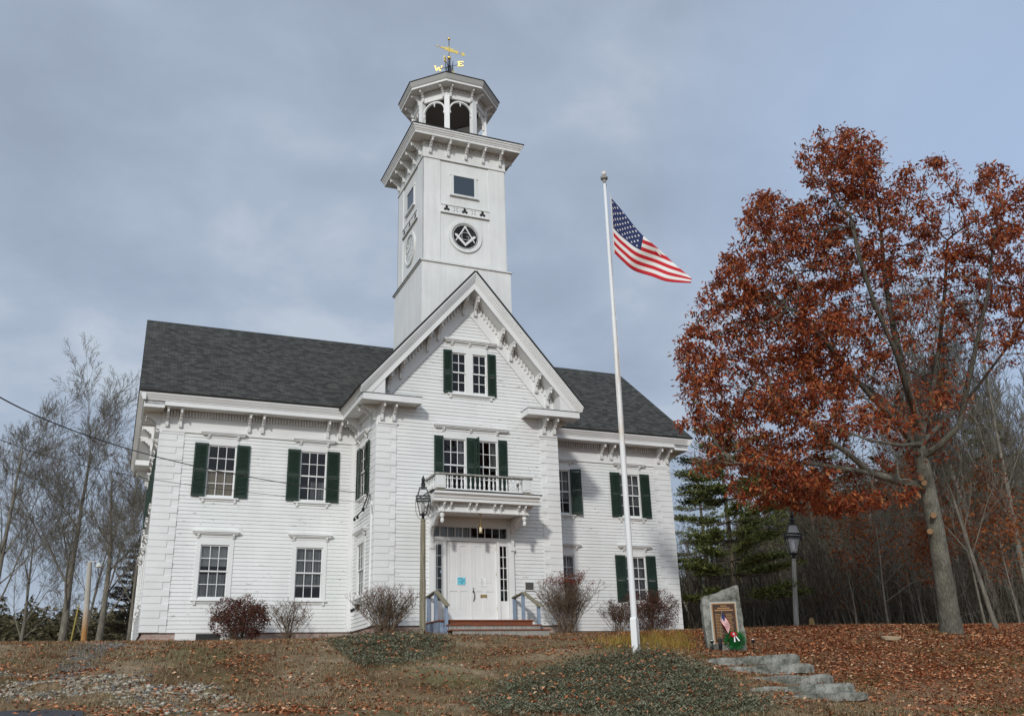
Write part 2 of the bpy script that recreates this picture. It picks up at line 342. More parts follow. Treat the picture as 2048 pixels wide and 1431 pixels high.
def gable(M,hw,apex,m,ext,bx,dy,parent=hall,retb=None,ret=(1.85,3.78)):
    """rake boards, soffit, frieze, dentils, returns and brackets; outwards is -y"""
    mb=MB(); T=0.60; zr=6.97
    for s in (-1,1):
        def band(off0,off1,y0,y1,e=ext,zc=zr):
            t0=apex-off0; t1=apex-off1
            pts=[(0,t0),(e,t0-m*e)]
            zb=t1-m*e
            if zb<zc: pts+= [(e,min(zc,t0-m*e-0.01)),((t1-zc)/m,zc),(0,t1)]
            else: pts+=[(e,zb),(0,t1)]
            mb.ext([(s*x,z) for x,z in pts],y0,y1,'xz',M)
        band(0.02,T,-dy-0.0,-dy+0.04)                    # flat fascia
        band(0.02,0.34,-dy-0.03,-dy-0.001)
        band(0.02,0.26,-dy-0.07,-dy-0.031)
        band(0.02,0.17,-dy-0.11,-dy-0.071)
        band(0.02,0.09,-dy-0.14,-dy-0.111,ext+0.02)
        band(0.05,0.10,-dy+0.041,0.03,ext-0.1)           # roof boards
        band(T-0.05,T-0.02,-dy+0.041,-0.002,ext-0.1)     # soffit
        band(T-0.02,T+0.70,-0.035,0.0,hw+0.02)           # frieze on the wall
        band(T+0.66,T+0.72,-0.055,-0.036,hw,6.99)
        x=0.10
        while x<hw-0.1:
            z=apex-T+0.02-m*(x+0.05)
            mb.box(s*x,s*(x+0.05),-0.095,-0.036,z-0.20,z+0.0,M); x+=0.105
        # cornice return
        a,b=(ret[0],ret[1]) if s>0 else (-ret[1],-ret[0])
        mb.box(a,b,-dy,-dy+0.035,6.76,6.965,M); (mb.box(a+0.036,b,-dy+0.036,0.0,6.80,6.96,M) if s>0 else mb.box(a,b-0.036,-dy+0.036,0.0,6.80,6.96,M))
        e0=a if s>0 else b-0.035
        mb.box(e0,e0+0.035,-dy+0.036,-0.001,6.76,6.965,M)
        mb.mi=1; mb.box(a-0.01,b+0.01,-dy-0.015,0,6.967,6.985,M); mb.mi=0
        # corner frieze block under the return
        c0,c1=(hw-0.62,hw+0.005) if s>0 else (-hw-0.005,-hw+0.62)
        mb.box(c0,c1,-0.055,0.0,ZF,6.80,M); mb.box(c0-0.02,c1+0.02,-0.085,0.0,ZF-0.01,ZF+0.045,M)
        x=c0+0.05
        while x<c1-0.05: mb.box(x,x+0.045,-0.10,-0.056,6.66,6.80,M); x+=0.09
    c=mb.build('gable_cornice',[M_trim,M_dark],parent)
    for s in (-1,1):
        for x in bx: inst('bracket',BK,c,M@Mt(s*x,-0.0,apex-T+0.03-m*x))
        for x in (retb or ()): inst('bracket',BK,c,M@Mt(s*x,-0.05,6.80)@Matrix.Diagonal((1,0.9,0.95,1)))
    return c
gable(FG,G,A,RS,3.86,(0.21,1.12,1.50,2.42,2.82),0.62,retb=(2.64,3.03))
gable(EL,YC,A,MS,YC+0.74,(0.3,1.5,1.95,3.2,3.65),0.62,retb=(4.1,4.5),ret=(2.9,YC+0.62))
gable(ER,YC,A,MS,YC+0.74,(0.3,1.5,1.95,3.2,3.65),0.62,retb=(4.1,4.5),ret=(2.9,YC+0.62))
eave(F0,-W-0.60,-G-0.622,(-9.29,-8.88,-6.74,-6.31,-4.14,-3.72),(-W,-G))
eave(F0,G+0.622,W+0.60,(9.36,8.95,6.84,6.42,4.2,3.78),(G,W))
eave(GL,0,P+0.60,(0.35,0.75,2.35,2.75),(0.0,P))
eave(GR,-P-0.60,0,(-0.35,-0.75,-2.35,-2.75),(-P,0.0))
eave(frame(0,2*YC,(-1,0)),-W-0.6,W+0.6,(-9.3,-8.9,-4,-3.6,0,3.6,4,8.9,9.3),(-W,W))
# ---- roofs
def slab(mb,p,th=0.05):
    """p: 4 corners eave0,eave1,ridge1,ridge0"""
    p=[Vector(q) for q in p]; n=(p[1]-p[0]).cross(p[3]-p[0]).normalized()
    if n.z<0: n=-n
    u=(p[1]-p[0]).normalized(); v=(p[3]-p[0]-u*(p[3]-p[0]).dot(u)).normalized()
    q=[a+n*th for a in p]; uv=[((a-p[0]).dot(u),(a-p[0]).dot(v)) for a in p]
    mb.mi=0; mb.add(q,[(0,1,2,3)],None,[uv])
    mb.mi=1; mb.add(p+q,[(3,2,1,0),(0,1,5,4),(1,2,6,5),(2,3,7,6),(3,0,4,7)])
mb=MB(); xe=W+0.79; y0=-0.77; ze=7.225; zr=ze+MS*(YC-y0)+0.005
slab(mb,[(-xe,y0,ze),(xe,y0,ze),(xe,YC,zr),(-xe,YC,zr)])
slab(mb,[(xe,2*YC-y0,ze),(-xe,2*YC-y0,ze),(-xe,YC,zr),(xe,YC,zr)])
mb.build('main_roof',[M_roof,M_dark],hall,fix=False)
mb=MB(); xg=3.90; zg=A-RS*xg; yf=-P-0.78
slab(mb,[(-xg,yf,zg),(-xg,YC-0.05,zg),(0,YC-0.05,A),(0,yf,A)])
slab(mb,[(xg,YC-0.05,zg),(xg,yf,zg),(0,yf,A),(0,YC-0.05,A)])
mb.build('gable_roof',[M_roof,M_dark],hall,fix=False)
# ---- windows
def unit(x,w,z0,z1,cols,rows,cw=0.085):
    return dict(x=x,w=w,z0=z0,z1=z1,c=cols,r=rows,cw=cw)
shut_cache={}
def shutter_mesh(w,h):
    k=(round(w,3),round(h,3))
    if k in shut_cache: return shut_cache[k]
    mb=MB(); s=0.05
    mb.box(0,s,-0.035,0,0,h); mb.box(w-s,w,-0.035,0,0,h)
    for z in (0,h*0.5-0.04,h-0.08): mb.box(s,w-s,-0.033,-0.002,z,z+0.08)
    z=0.09
    while z<h-0.1:
        if abs(z+0.02-h*0.5)>0.06:
            mb.add([(s,-0.030,z),(w-s,-0.030,z),(w-s,-0.006,z+0.038),(s,-0.006,z+0.038),(s,-0.024,z-0.004),(w-s,-0.024,z-0.004),(w-s,-0.0,z+0.034),(s,0,z+0.034)],[(0,1,2,3),(4,7,6,5),(0,4,5,1),(3,2,6,7)])
        z+=0.042
    shut_cache[k]=mb.mesh('shutter',M_green); return shut_cache[k]
def window(M,lights,hood,sill,shut=(),curtain=None,casing=0.11,head=None,drop=True,open_low=False,parent=hall,hz=None):
    """lights: list of dict (centre x, glass width, z range, columns, rows per sash)"""
    x0=min(l['x']-l['w']/2 for l in lights); x1=max(l['x']+l['w']/2 for l in lights); z0=lights[0]['z0']; z1=lights[0]['z1']
    cx0,cx1=x0-casing,x1+casing
    top=hood['z']-0.10 if hood else z1+casing
    mb=MB()
    mb.box(cx0,x0,-0.045,0.10,z0-0.05,z1,M); mb.box(x1,cx1,-0.045,0.10,z0-0.05,z1,M)
    mb.box(cx0,cx1,-0.043,0.10,z1,top,M)
    ls=sorted(lights,key=lambda l:l['x'])
    for a,b in zip(ls,ls[1:]):
        mb.box(a['x']+a['w']/2,b['x']-b['w']/2,-0.04,0.10,z0-0.05,z1,M)
    mb.box(x0,x1,-0.02,0.10,z0-0.05,z0,M)
    fr=mb.build('window',M_trim,parent)
    for l in ls:
        a,b=l['x']-l['w']/2,l['x']+l['w']/2; zm=(z0+z1)/2
        mb=MB(); t=0.035
        for (za,zb,ya) in ((zm-0.02,z1,0.0),(z0,zm+0.02,0.032)):
            ya2=ya+0.03
            mb.box(a,a+t,ya,ya2,za,zb,M); mb.box(b-t,b,ya,ya2,za,zb,M); mb.box(a+t,b-t,ya,ya2,za,za+0.045,M); mb.box(a+t,b-t,ya,ya2,zb-0.04,zb,M)
            for i in range(1,l['c']):
                xx=a+t+(b-a-2*t)*i/l['c']; mb.box(xx-0.011,xx+0.011,ya+0.002,ya2-0.004,za+0.045,zb-0.04,M)
            for i in range(1,l['r']):
                z=za+0.045+(zb-za-0.085)*i/l['r']; mb.box(a+t,b-t,ya+0.004,ya2-0.006,z-0.011,z+0.011,M)
        mb.build('sash',M_trim,fr)
        mb=MB()
        mb.quad((a+t,0.016,zm),(b-t,0.016,zm),(b-t,0.018,z1-0.03),(a+t,0.018,z1-0.03),M)
        mb.quad((a+t,0.048,z0+0.03),(b-t,0.048,z0+0.03),(b-t,0.046,zm),(a+t,0.046,zm),M)
        mb.build('pane',M_glass,fr,fix=False)
        if curtain:
            for (nm,mt,fa,fb,xa,xb) in curtain:
                mb=MB(); h=z1-z0; n=14
                za,zb=z0+h*fa,z0+h*fb
                A_=a+(b-a)*xa; B_=a+(b-a)*xb
                for i in range(n):
                    u,v=A_+(B_-A_)*i/n,A_+(B_-A_)*(i+1)/n; yy=(0.12,0.135) if i%2 else (0.135,0.12)
                    mb.quad((u,yy[0],za),(v,yy[1],za),(v,yy[1],zb),(u,yy[0],zb),M)
                mb.build(nm,mt,fr,fix=False)
    if hood:
        mb=MB(); a,b,z=hood['x0'],hood['x1'],hood['z']; mid=(a+b)/2; rise=0.045
        # shallow pedimented cap with moulded edge
        for (o,zz0,zz1,d) in ((0.0,0.02,0.06,0.17),(0.03,-0.02,0.021,0.14),(0.06,-0.05,-0.019,0.11)):
            mb.ext([(a+o,z+zz0),(b-o,z+zz0),(b-o,z+zz1),(mid+0.25,z+zz1+rise*0.75),(mid-0.25,z+zz1+rise*0.75),(a+o,z+zz1)],-d,0.0,'xz',M)
        mb.box(cx0-0.01,cx1+0.01,-0.06,0.0,top-0.02,z-0.03,M)
        for x in ([cx0+0.03,cx1-0.03]+([0.5*(cx0+cx1)] if len(lights)>1 else [])):
            mb.ext([(0,z-0.04),(-0.13,z-0.04),(-0.13,z-0.09),(-0.10,z-0.10),(-0.085,z-0.15),(-0.05,z-0.17),(-0.04,z-0.20),(0,z-0.20)],x-0.03,x+0.03,'yz',M)
        mb.build('window_hood',M_trim,fr)
    if sill:
        mb=MB(); a,b,z=sill
        mb.box(a,b,-0.10,-0.0,z-0.035,z+0.01,M); mb.box(a+0.05,b-0.05,-0.05,0.0,z-0.09,z-0.034,M)
        for x in (a+0.08,b-0.14): mb.box(x,x+0.06,-0.08,-0.0,z-0.14,z-0.034,M)
        mb.build('window_sill',M_trim,fr)
    for (sx,sw,sz0,sz1,ang) in shut:
        me=shutter_mesh(sw,sz1-sz0)
        inst('shutter',me,fr,M@Mt(sx,-0.048,sz0)@Mz(ang))
    return fr
OPEN={'F0':[], 'FG':[], 'GL':[], 'GR':[],'EL':[],'ER':[]}
def reg(k,x0,x1,z0,z1): OPEN[k].append((x0,x1,z0,z1))
def std(k,M,x,z0,z1,shut,curt=None,csg=0.055,lowhead=False,angR=0.0,hoodw=0.71,sillw=0.60):
    hz=z1+0.36
    if lowhead: csg=0.13
    sh=[]
    if 'L' in shut: sh.append((x-0.865,0.42,z0-0.03,z1+0.04,-0.03))
    if 'R' in shut: sh.append((x+0.445,0.42,z0-0.03,z1+0.04,angR))
    window(M,[unit(x,0.86,z0,z1,3,2)],dict(x0=x-hoodw,x1=x+hoodw,z=hz),(x-sillw,x+sillw,z0-0.06),sh,curt,casing=csg)
    reg(k,x-0.43-csg,x+0.43+csg,z0-0.05,hz-0.08)
LC=lambda a,b,xa=0,xb=1:('curtain',M_lace,a,b,xa,xb)
std('F0',F0,-7.51,4.17,5.83,'LR',[('window_shade',M_cream,0.0,0.5,0,1)])
std('F0',F0,-4.555,4.17,5.83,'LR',[LC(0,0.4,0.45,1)])
std('F0',F0,4.60,4.17,5.80,'R',[LC(0.55,1),LC(0.35,0.56,0.5,1)],angR=-0.30)
std('F0',F0,7.61,4.17,5.80,'LR',[LC(0.55,1),LC(0.3,0.56,0.6,1),LC(0.0,0.56,0.0,0.25)])
std('F0',F0,-7.50,1.02,2.64,'',[('window_shade',M_shade,0.60,1,0,1),LC(0.0,0.45)],lowhead=True)
std('F0',F0,-4.55,1.02,2.64,'',[LC(0.22,1,0,1)],lowhead=True)
std('F0',F0,4.62,1.02,2.64,'',[LC(0.0,1)],lowhead=True)
std('F0',F0,7.61,1.05,2.66,'LR',[LC(0.0,1)])
std('GL',GL,1.18,4.17,5.83,'',None)
for sx in (0.46,1.63): inst('shutter',shutter_mesh(0.42,1.72),hall,GL@Mt(sx,-0.045,4.13))
std('GL',GL,1.18,1.02,2.64,'',[LC(0,1)],lowhead=True)
for xx in (-2.6,0.0,2.6):
    for zz in (4.17,1.02):
        std('EL',EL,xx,zz,zz+1.65,'LR' if zz>4 else '',[LC(0,1)])
        std('ER',ER,xx,zz,zz+1.65,'LR' if zz>4 else '',[LC(0,1)])
# attic pair and the pair above the porch
window(FG,[unit(-0.38,0.50,7.48,8.87,2,2),unit(0.36,0.50,7.48,8.87,2,2)],dict(x0=-0.93,x1=0.99,z=9.27),(-0.80,0.86,7.40),[(-0.945,0.30,7.42,8.93,-0.03),(0.645,0.30,7.42,8.93,0.02)],None,casing=0.03)
reg('FG',-0.66,0.64,7.43,9.19)
window(FG,[unit(-0.565,0.76,4.12,5.86,3,2),unit(0.565,0.74,4.12,5.86,3,2)],dict(x0=-1.28,x1=1.33,z=6.24),(-1.1,1.1,4.06),[(-1.265,0.30,4.1,5.92,-0.03),(-0.15,0.29,4.1,5.92,-0.02),(0.16,0.29,4.1,5.90,-1.45),(0.97,0.31,4.1,5.92,0.02)],[LC(0.45,1.0,0.72,1)],casing=0.03)
reg('FG',-0.975,0.965,4.07,6.16)
reg('FG',-1.42,1.40,0.0,3.30)    # entrance bay
clapwall('front_wall',F0,-W+0.02,-G,0,ZF+0.06,[o for o in OPEN['F0'] if o[0]<0])
clapwall('front_wall',F0,G,W-0.02,0,ZF+0.06,[o for o in OPEN['F0'] if o[0]>0])
clapwall('gable_wall',FG,-G+0.02,G-0.02,0,10.6,OPEN['FG'],(A-0.62,RS))
clapwall('side_wall',GL,0,P-0.02,0,ZF+0.06,OPEN['GL'])
clapwall('side_wall',GR,-P+0.02,0,0,ZF+0.06,[])
clapwall('end_wall',EL,-YC+0.02,YC-0.02,0,11.0,OPEN['EL'],(A-0.62,MS))
clapwall('end_wall',ER,-YC+0.02,YC-0.02,0,11.0,OPEN['ER'],(A-0.62,MS))
clapwall('back_wall',frame(0,2*YC,(-1,0)),-W,W,0,ZF+0.06,[])
# corner quoins
def quoins(M,x0,x1,flip,parent=hall):
    """x0..x1 strip; flip=True puts the corner at x1"""
    mb=MB(); mb.box(x0,x1,-0.036,0.0,0.0,ZF,M); h=0.21; k=0; z=0.0; w=x1-x0
    while z<ZF-0.02:
        zt=min(z+h,ZF-0.012); ww=w if k%2 else w*0.72
        a,b=(x1-ww,x1) if flip else (x0,x0+ww)
        if k%2: a-=0.004*(flip); b+=0.004*(not flip)
        c=0.006; y0,y1=-0.036,-0.058
        va=[(a,y0,z+c),(b,y0,z+c),(b,y0,zt-c),(a,y0,zt-c),(a+0.008,y1,z+c+0.006),(b-0.008,y1,z+c+0.006),(b-0.008,y1,zt-c-0.004),(a+0.008,y1,zt-c-0.004)]
        mb.add(va,[(4,5,6,7),(0,1,5,4),(1,2,6,5),(2,3,7,6),(3,0,4,7)],M)
        z+=h; k+=1
    mb.build('quoins',M_trim,parent,fix=False)
qw=0.60
quoins(F0,-W-0.058,-W+0.70,False); quoins(F0,W-0.70,W+0.058,True)
quoins(FG,-G-0.058,-G+qw,False); quoins(FG,G-qw,G+0.058,True)
quoins(GL,P-qw,P+0.0,True); quoins(GR,-P-0.0,-P+qw,False)
quoins(EL,YC-0.7,YC,True); quoins(EL,-YC,-YC+0.7,False); quoins(ER,-YC,-YC+0.7,False); quoins(ER,YC-0.7,YC,True)
mb=MB(); mb.box(-G-0.17,-G-0.03,-0.04,0,0,ZF); mb.box(-G-0.045,-G-0.005,-0.14,-0.04,0,ZF); mb.build('corner_board',M_trim,hall)
mb=MB(); mb.box(G+0.03,G+0.15,-0.04,0,0,ZF); mb.build('corner_board',M_trim,hall)
# foundation
mb=MB(); mb.box(-W+0.04,W-0.04,0.04,2*YC-0.04,-0.9,-0.001); mb.box(-G+0.04,G-0.04,-P+0.04,0.05,-0.9,-0.002)
mb.build('foundation',M_brick,hall)
mb=MB(); mb.box(-8.45,-6.4,0.0,0.035,-0.32,-0.003); mb.mi=1; mb.box(-7.85,-7.15,-0.012,0.0,-0.24,-0.03)
mb.mi=1
for i in range(16): mb.box(-7.83+i*0.043,-7.81+i*0.043,-0.02,-0.0,-0.23,-0.04)
mb.build('basement_vent',[M_trim,M_dark],hall)
# interior floors and partitions
mb=MB(); mb.box(-W+0.05,W-0.05,0.14,2*YC-0.1,3.2,3.5); mb.box(-G+0.05,G-0.05,-P+0.14,0.13,3.3,3.55); mb.box(-W+0.05,W-0.05,2.6,2.7,0,ZF); mb.box(-W+0.05,W-0.05,0.14,2*YC-0.1,-0.02,0.03); mb.box(-G+0.05,G-0.05,-P+0.14,0.13,-0.02,0.03)
mb.box(-W+0.05,W-0.05,0.14,2*YC-0.1,6.3,6.36); mb.box(-G+0.05,G-0.05,-P+0.14,0.13,6.4,6.46)
mb.ext([(-2.7,6.5),(2.7,6.5),(2.5,7.6),(0.0,10.6),(-2.5,7.6)],0.2,0.25,'xz')
mb.build('interior_partition',M_int,hall)
# downspout and electrical boxes on the gable's side wall
mb=MB(); mb.box(0,0,0,0,0,0); mb=MB(); mb.box(P-0.22-qw+0.5,P-0.14-qw+0.5,-0.11,-0.06,0,3.75,GL); mb.build('downspout',M_trim,hall)
mb=MB(); mb.box(0.95,1.15,-0.10,-0.03,0.62,0.78,GL); mb.tube([(0.9,-0.1,0.64),(0.85,-0.22,0.58)],0.05,8,GL); mb.build('floodlight',M_black,hall)
# ---- entrance bay
D=FG
mb=MB()
mb.box(-1.42,-1.30,-0.05,0.16,0.06,3.30,D); mb.box(1.22,1.40,-0.05,0.16,0.06,3.30,D)
mb.box(-1.30,1.22,-0.02,0.16,3.02,3.30,D); mb.box(-1.30,1.22,-0.03,0.16,2.56,2.66,D)
mb.box(-0.97,-0.86,-0.05,0.16,0.06,2.56,D); mb.box(0.84,0.93,-0.05,0.16,0.06,2.56,D)
mb.box(-1.30,-0.97,0.0,0.14,0.06,0.72,D); mb.box(0.93,1.22,0.0,0.14,0.06,0.72,D)
mb.box(-1.30,-0.97,-0.01,0.12,2.44,2.56,D); mb.box(0.93,1.22,-0.01,0.12,2.44,2.56,D)
mb.box(-1.42,-1.22,-0.12,-0.05,0.03,2.46,D); mb.box(1.20,1.40,-0.12,-0.05,0.03,2.46,D)
mb.box(-1.02,0.98,-0.06,0.2,0.06,0.15,D)
ent=mb.build('door_frame',M_trim,hall)
for a,b in ((-1.30,-0.97),(0.93,1.22)):
    mb=MB(); z0,z1=0.72,2.44
    mb.box(a,a+0.03,0.01,0.05,z0,z1,D); mb.box(b-0.03,b,0.01,0.05,z0,z1,D); mb.box((a+b)/2-0.01,(a+b)/2+0.01,0.015,0.045,z0,z1,D)
    for i in range(6):
        z=z0+(z1-z0)*i/5; mb.box(a+0.03,b-0.03,0.014,0.046,z-0.012,z+0.012,D)
    s_=mb.build('sidelight',M_trim,hall)
    mb=MB(); mb.quad((a+0.02,0.03,z0),(b-0.02,0.03,z0),(b-0.02,0.03,z1),(a+0.02,0.03,z1),D); mb.build('pane',M_glass,s_,fix=False)
mb=MB(); 
for i in range(11):
    x=-1.30+2.52*i/10; mb.box(max(x-0.012,-1.30),min(x+0.012,1.22),0.02,0.05,2.66,3.02,D)
mb.box(-1.29,1.21,0.018,0.052,2.66,2.685,D); mb.box(-1.29,1.21,0.018,0.052,2.99,3.02,D)
s_=mb.build('transom',M_trim,hall); mb=MB(); mb.quad((-1.3,0.035,2.66),(1.22,0.035,2.66),(1.22,0.035,3.02),(-1.3,0.035,3.02),D); mb.build('pane',M_glass,s_,fix=False)
mb=MB(); n=12
for i in range(n):
    u,v=-1.3+1.35*i/n,-1.3+1.35*(i+1)/n; yy=(0.10,0.12) if i%2 else (0.12,0.10)
    mb.quad((u,yy[0],2.66),(v,yy[1],2.66),(v,yy[1],3.02),(u,yy[0],3.02),D)
mb.build('curtain',M_lace,s_,fix=False)
for s,a,b in ((0,-0.86,-0.012),(1,0.0,0.84)):
    mb=MB(); z0,z1=0.15,2.55; y0=0.03
    mb.box(a,b,y0+0.02,y0+0.05,z0,z1,D); w=b-a
    st=0.13
    for (x0,x1) in ((a,a+st),(b-st,b),((a+b)/2-0.06,(a+b)/2+0.06)): mb.box(x0,x1,y0,y0+0.02,z0,z1,D)
    for (za,zb) in ((z0,z0+0.28),(1.02,1.24),(z1-0.14,z1)):
        mb.box(a+st,(a+b)/2-0.06,y0+0.001,y0+0.02,za,zb,D); mb.box((a+b)/2+0.06,b-st,y0+0.001,y0+0.02,za,zb,D)
    for (xa,xb) in ((a+st,(a+b)/2-0.06),((a+b)/2+0.06,b-st)):
        for (za,zb) in ((z0+0.28,1.02),(1.24,z1-0.14)):
            mb.box(xa+0.035,xb-0.035,y0+0.010,y0+0.021,za+0.035,zb-0.035,D)
    if s==0: mb.box(b-0.03,b+0.02,y0-0.012,y0,z0,z1,D)
    d=mb.build('door',M_trim,hall)
    mb=MB()
    for z in (0.45,1.5,2.3): mb.box((a-0.01) if s==0 else (b-0.01),(a+0.01) if s==0 else (b+0.01),y0-0.012,y0+0.002,z,z+0.1,D)
    mb.build('hinge',M_brass,d)
    if s==1:
        mb=MB(); mb.box(0.03,0.075,y0-0.012,y0,0.98,1.06,D); mb.tube([(0.05,y0-0.01,1.02),(0.055,y0-0.06,1.0),(0.06,y0-0.07,0.85),(0.05,y0-0.02,0.74),(0.05,y0-0.0,0.72)],0.012,6,D); mb.lathe([(0.02,0),(0.02,0.02)],(0.05,y0-0.02,1.10),8,D)
        mb.build('handle',M_black,d)
        mb=MB(); mb.box(0.28,0.50,y0-0.012,y0,0.84,0.93,D); mb.build('mail_slot',M_brass,d)
# porch canopy
can=MB(); PD=1.20
can.box(-1.44,1.44,-PD,-PD+0.10,3.24,3.52,D); can.box(-1.44,-1.34,-PD+0.101,-0.03,3.24,3.52,D); can.box(1.34,1.44,-PD+0.101,-0.03,3.24,3.52,D)
can.box(-1.335,1.335,-PD+0.101,-0.03,3.30,3.36,D)
prof=[(0,3.52),(0.24,3.52),(0.24,3.60),(0.27,3.62),(0.29,3.68),(0.34,3.72),(0.36,3.735),(0.36,3.80),(0,3.80)]
can.ext([(-PD-a+0.0,z) for a,z in prof],-1.44-0.30,1.44+0.30,'yz',D)
can.ext([(-1.44-a,z) for a,z in prof],-PD+0.001,-0.03,'xz',D); can.ext([(1.44+a,z) for a,z in prof],-PD+0.001,-0.03,'xz',D)
can.box(-1.44,1.44,-PD,-0.03,3.521,3.80,D)
x=-1.40
while x<1.38: can.box(x,x+0.04,-PD-0.035,-PD+0.001,3.43,3.525,D); x+=0.08
for s in (-1,1):
    y=-PD+0.05
    while y<-0.08: can.box(s*1.44,s*1.475,y,y+0.04,3.43,3.525,D); y+=0.08
can.box(-1.47,1.47,-PD-0.03,-PD,3.235,3.27,D)
can=can.build('porch_canopy',M_trim,hall)
mb=MB(); mb.box(-1.81,1.81,-PD-0.37,-0.03,3.802,3.83,D); mb.build('canopy_roof',M_dark,can)
for x in (-1.36,-1.14,-0.54,-0.32,0.28,0.50,1.10,1.32): inst('bracket',BKp,can,D@Mt(x,-PD,3.525))
for s,Fm in ((-1,frame(-1.44,-P,(0,-1))),(1,frame(1.44,-P,(0,1)))):
    for q in (0.25,0.45,0.95,1.12): inst('bracket',BKp,can,Fm@Mt(q if s<0 else -q,0,3.525))
for s in (-1,1):
    mb=MB(); mb.lathe([(0.015,-0.34),(0.05,-0.31),(0.062,-0.26),(0.05,-0.20),(0.03,-0.185),(0.055,-0.16),(0.075,-0.11),(0.065,-0.05),(0.08,-0.03),(0.08,0.0)],(s*1.36,-PD+0.08,3.24),12,D); mb.build('pendant',M_trim,can,smooth=False)
    pr=[(-0.05,2.40),(-0.13,2.42),(-0.15,2.55),(-0.12,2.66),(-0.15,2.80),(-0.24,2.93),(-0.36,2.96),(-0.44,2.94),(-0.50,2.98),(-0.58,3.08),(-0.74,3.16),(-1.05,3.20),(-1.15,3.24),(-0.05,3.24)]
    mb=MB(); mb.ext(pr,s*1.36-0.05,s*1.36+0.05,'yz',D); mb.box(s*1.36-0.07,s*1.36+0.07,-0.16,-0.05,2.28,2.40,D); mb.build('scroll_bracket',M_trim,can)
# balcony balustrade
mb=MB(); y0=-1.12
for (a,b) in ((-1.55,-1.24),(1.34,1.65)): mb.box(a,b,y0,y0+0.10,3.99,4.40,D); mb.box(a+0.05,b-0.05,y0-0.012,y0,4.05,4.34,D)
mb.box(-1.235,1.335,y0+0.02,y0+0.08,3.95,3.99,D)
mb.box(-1.535,-1.465,y0+0.101,-0.03,3.95,3.99,D); mb.box(1.565,1.635,y0+0.101,-0.03,3.95,3.99,D)
bal=mb.build('balustrade',M_trim,hall)
mb=MB(); mb.box(-1.59,1.69,y0-0.04,y0+0.12,4.40,4.45,D); mb.box(-1.57,-1.43,y0+0.121,-0.02,4.40,4.449,D); mb.box(1.53,1.67,y0+0.121,-0.02,4.40,4.449,D); mb.build('rail',M_greypost,bal)
mb=MB()
for a in (-1.60,1.34): mb.box(a,a+0.36,y0-0.05,y0+0.25,3.832,3.94,D)
mb.build('block',Mat('tan_block',0.8,(0.42,0.37,0.27)).m,bal)
mb=MB(); mb.lathe([(0.028,0),(0.028,0.03),(0.018,0.045),(0.032,0.10),(0.036,0.14),(0.024,0.22),(0.017,0.28),(0.02,0.33),(0.03,0.34),(0.03,0.41)],n=8); blm=mb.mesh('baluster',M_trim,smooth=False)
for i in range(17): inst('baluster',blm,bal,D@Mt(-1.165+i*2.43/16,y0+0.05,3.99))
for i in range(6):
    inst('baluster',blm,bal,D@Mt(-1.50,y0+0.25+i*0.155,3.99)); inst('baluster',blm,bal,D@Mt(1.60,y0+0.25+i*0.155,3.99))
# ================================================================== bell tower
TX=-0.015; TF=-2.83; TS=3.42; TCY=TF+TS/2
mb=MB(); h=1.67; mb.box(TX-h,TX+h,TCY-TS/2,TCY+TS/2,9.3,12.17); 
mb.box(TX-h-0.05,TX+h+0.05,TCY-h-0.09,TCY+h+0.09,12.17,12.205)
tw=mb.build('tower',M_tower,hall)
mb=MB(); mb.add([(TX+sx*a,TCY+sy*a,z) for (a,z) in ((1.755,12.206),(1.59,12.30)) for sx,sy in ((-1,-1),(1,-1),(1,1),(-1,1))],[(0,1,2,3),(4,7,6,5),(0,4,5,1),(1,5,6,2),(2,6,7,3),(3,7,4,0)])
mb.build('water_table',Mat('worn_drip_board',0.8,(0.36,0.35,0.33)).m,tw)
mb=MB(); mb.box(TX-1.565,TX+1.565,TCY-1.565,TCY+1.565,12.2,17.2); mb.build('tower_shaft',M_tower,tw)
def disc(mb,cx,cz,r,y,n=24,M=None): mb.add([(cx+r*math.cos(2*PI*i/n),y,cz+r*math.sin(2*PI*i/n)) for i in range(n)],[tuple(range(n))],M)
def ring(mb,cx,cz,r0,r1,y0,y1,n=32,M=None):
    vs=[];fs=[]
    for r,y in ((r0,y1),(r0,y0),(r1,y0),(r1,y1)):
        for i in range(n): vs.append((cx+r*math.cos(2*PI*i/n),y,cz+r*math.sin(2*PI*i/n)))
    for j in range(3):
        for i in range(n): k=(i+1)%n; fs.append((j*n+i,j*n+k,(j+1)*n+k,(j+1)*n+i))
    mb.add(vs,fs,M)
def bar(mb,x0,z0,x1,z1,w0,w1,y0,y1,M):
    d=Vector((x1-x0,z1-z0)).normalized(); p=Vector((-d.y,d.x))
    mb.ext([(x0+p.x*w0/2,z0+p.y*w0/2),(x1+p.x*w1/2,z1+p.y*w1/2),(x1-p.x*w1/2,z1-p.y*w1/2),(x0-p.x*w0/2,z0-p.y*w0/2)],y0,y1,'xz',M)
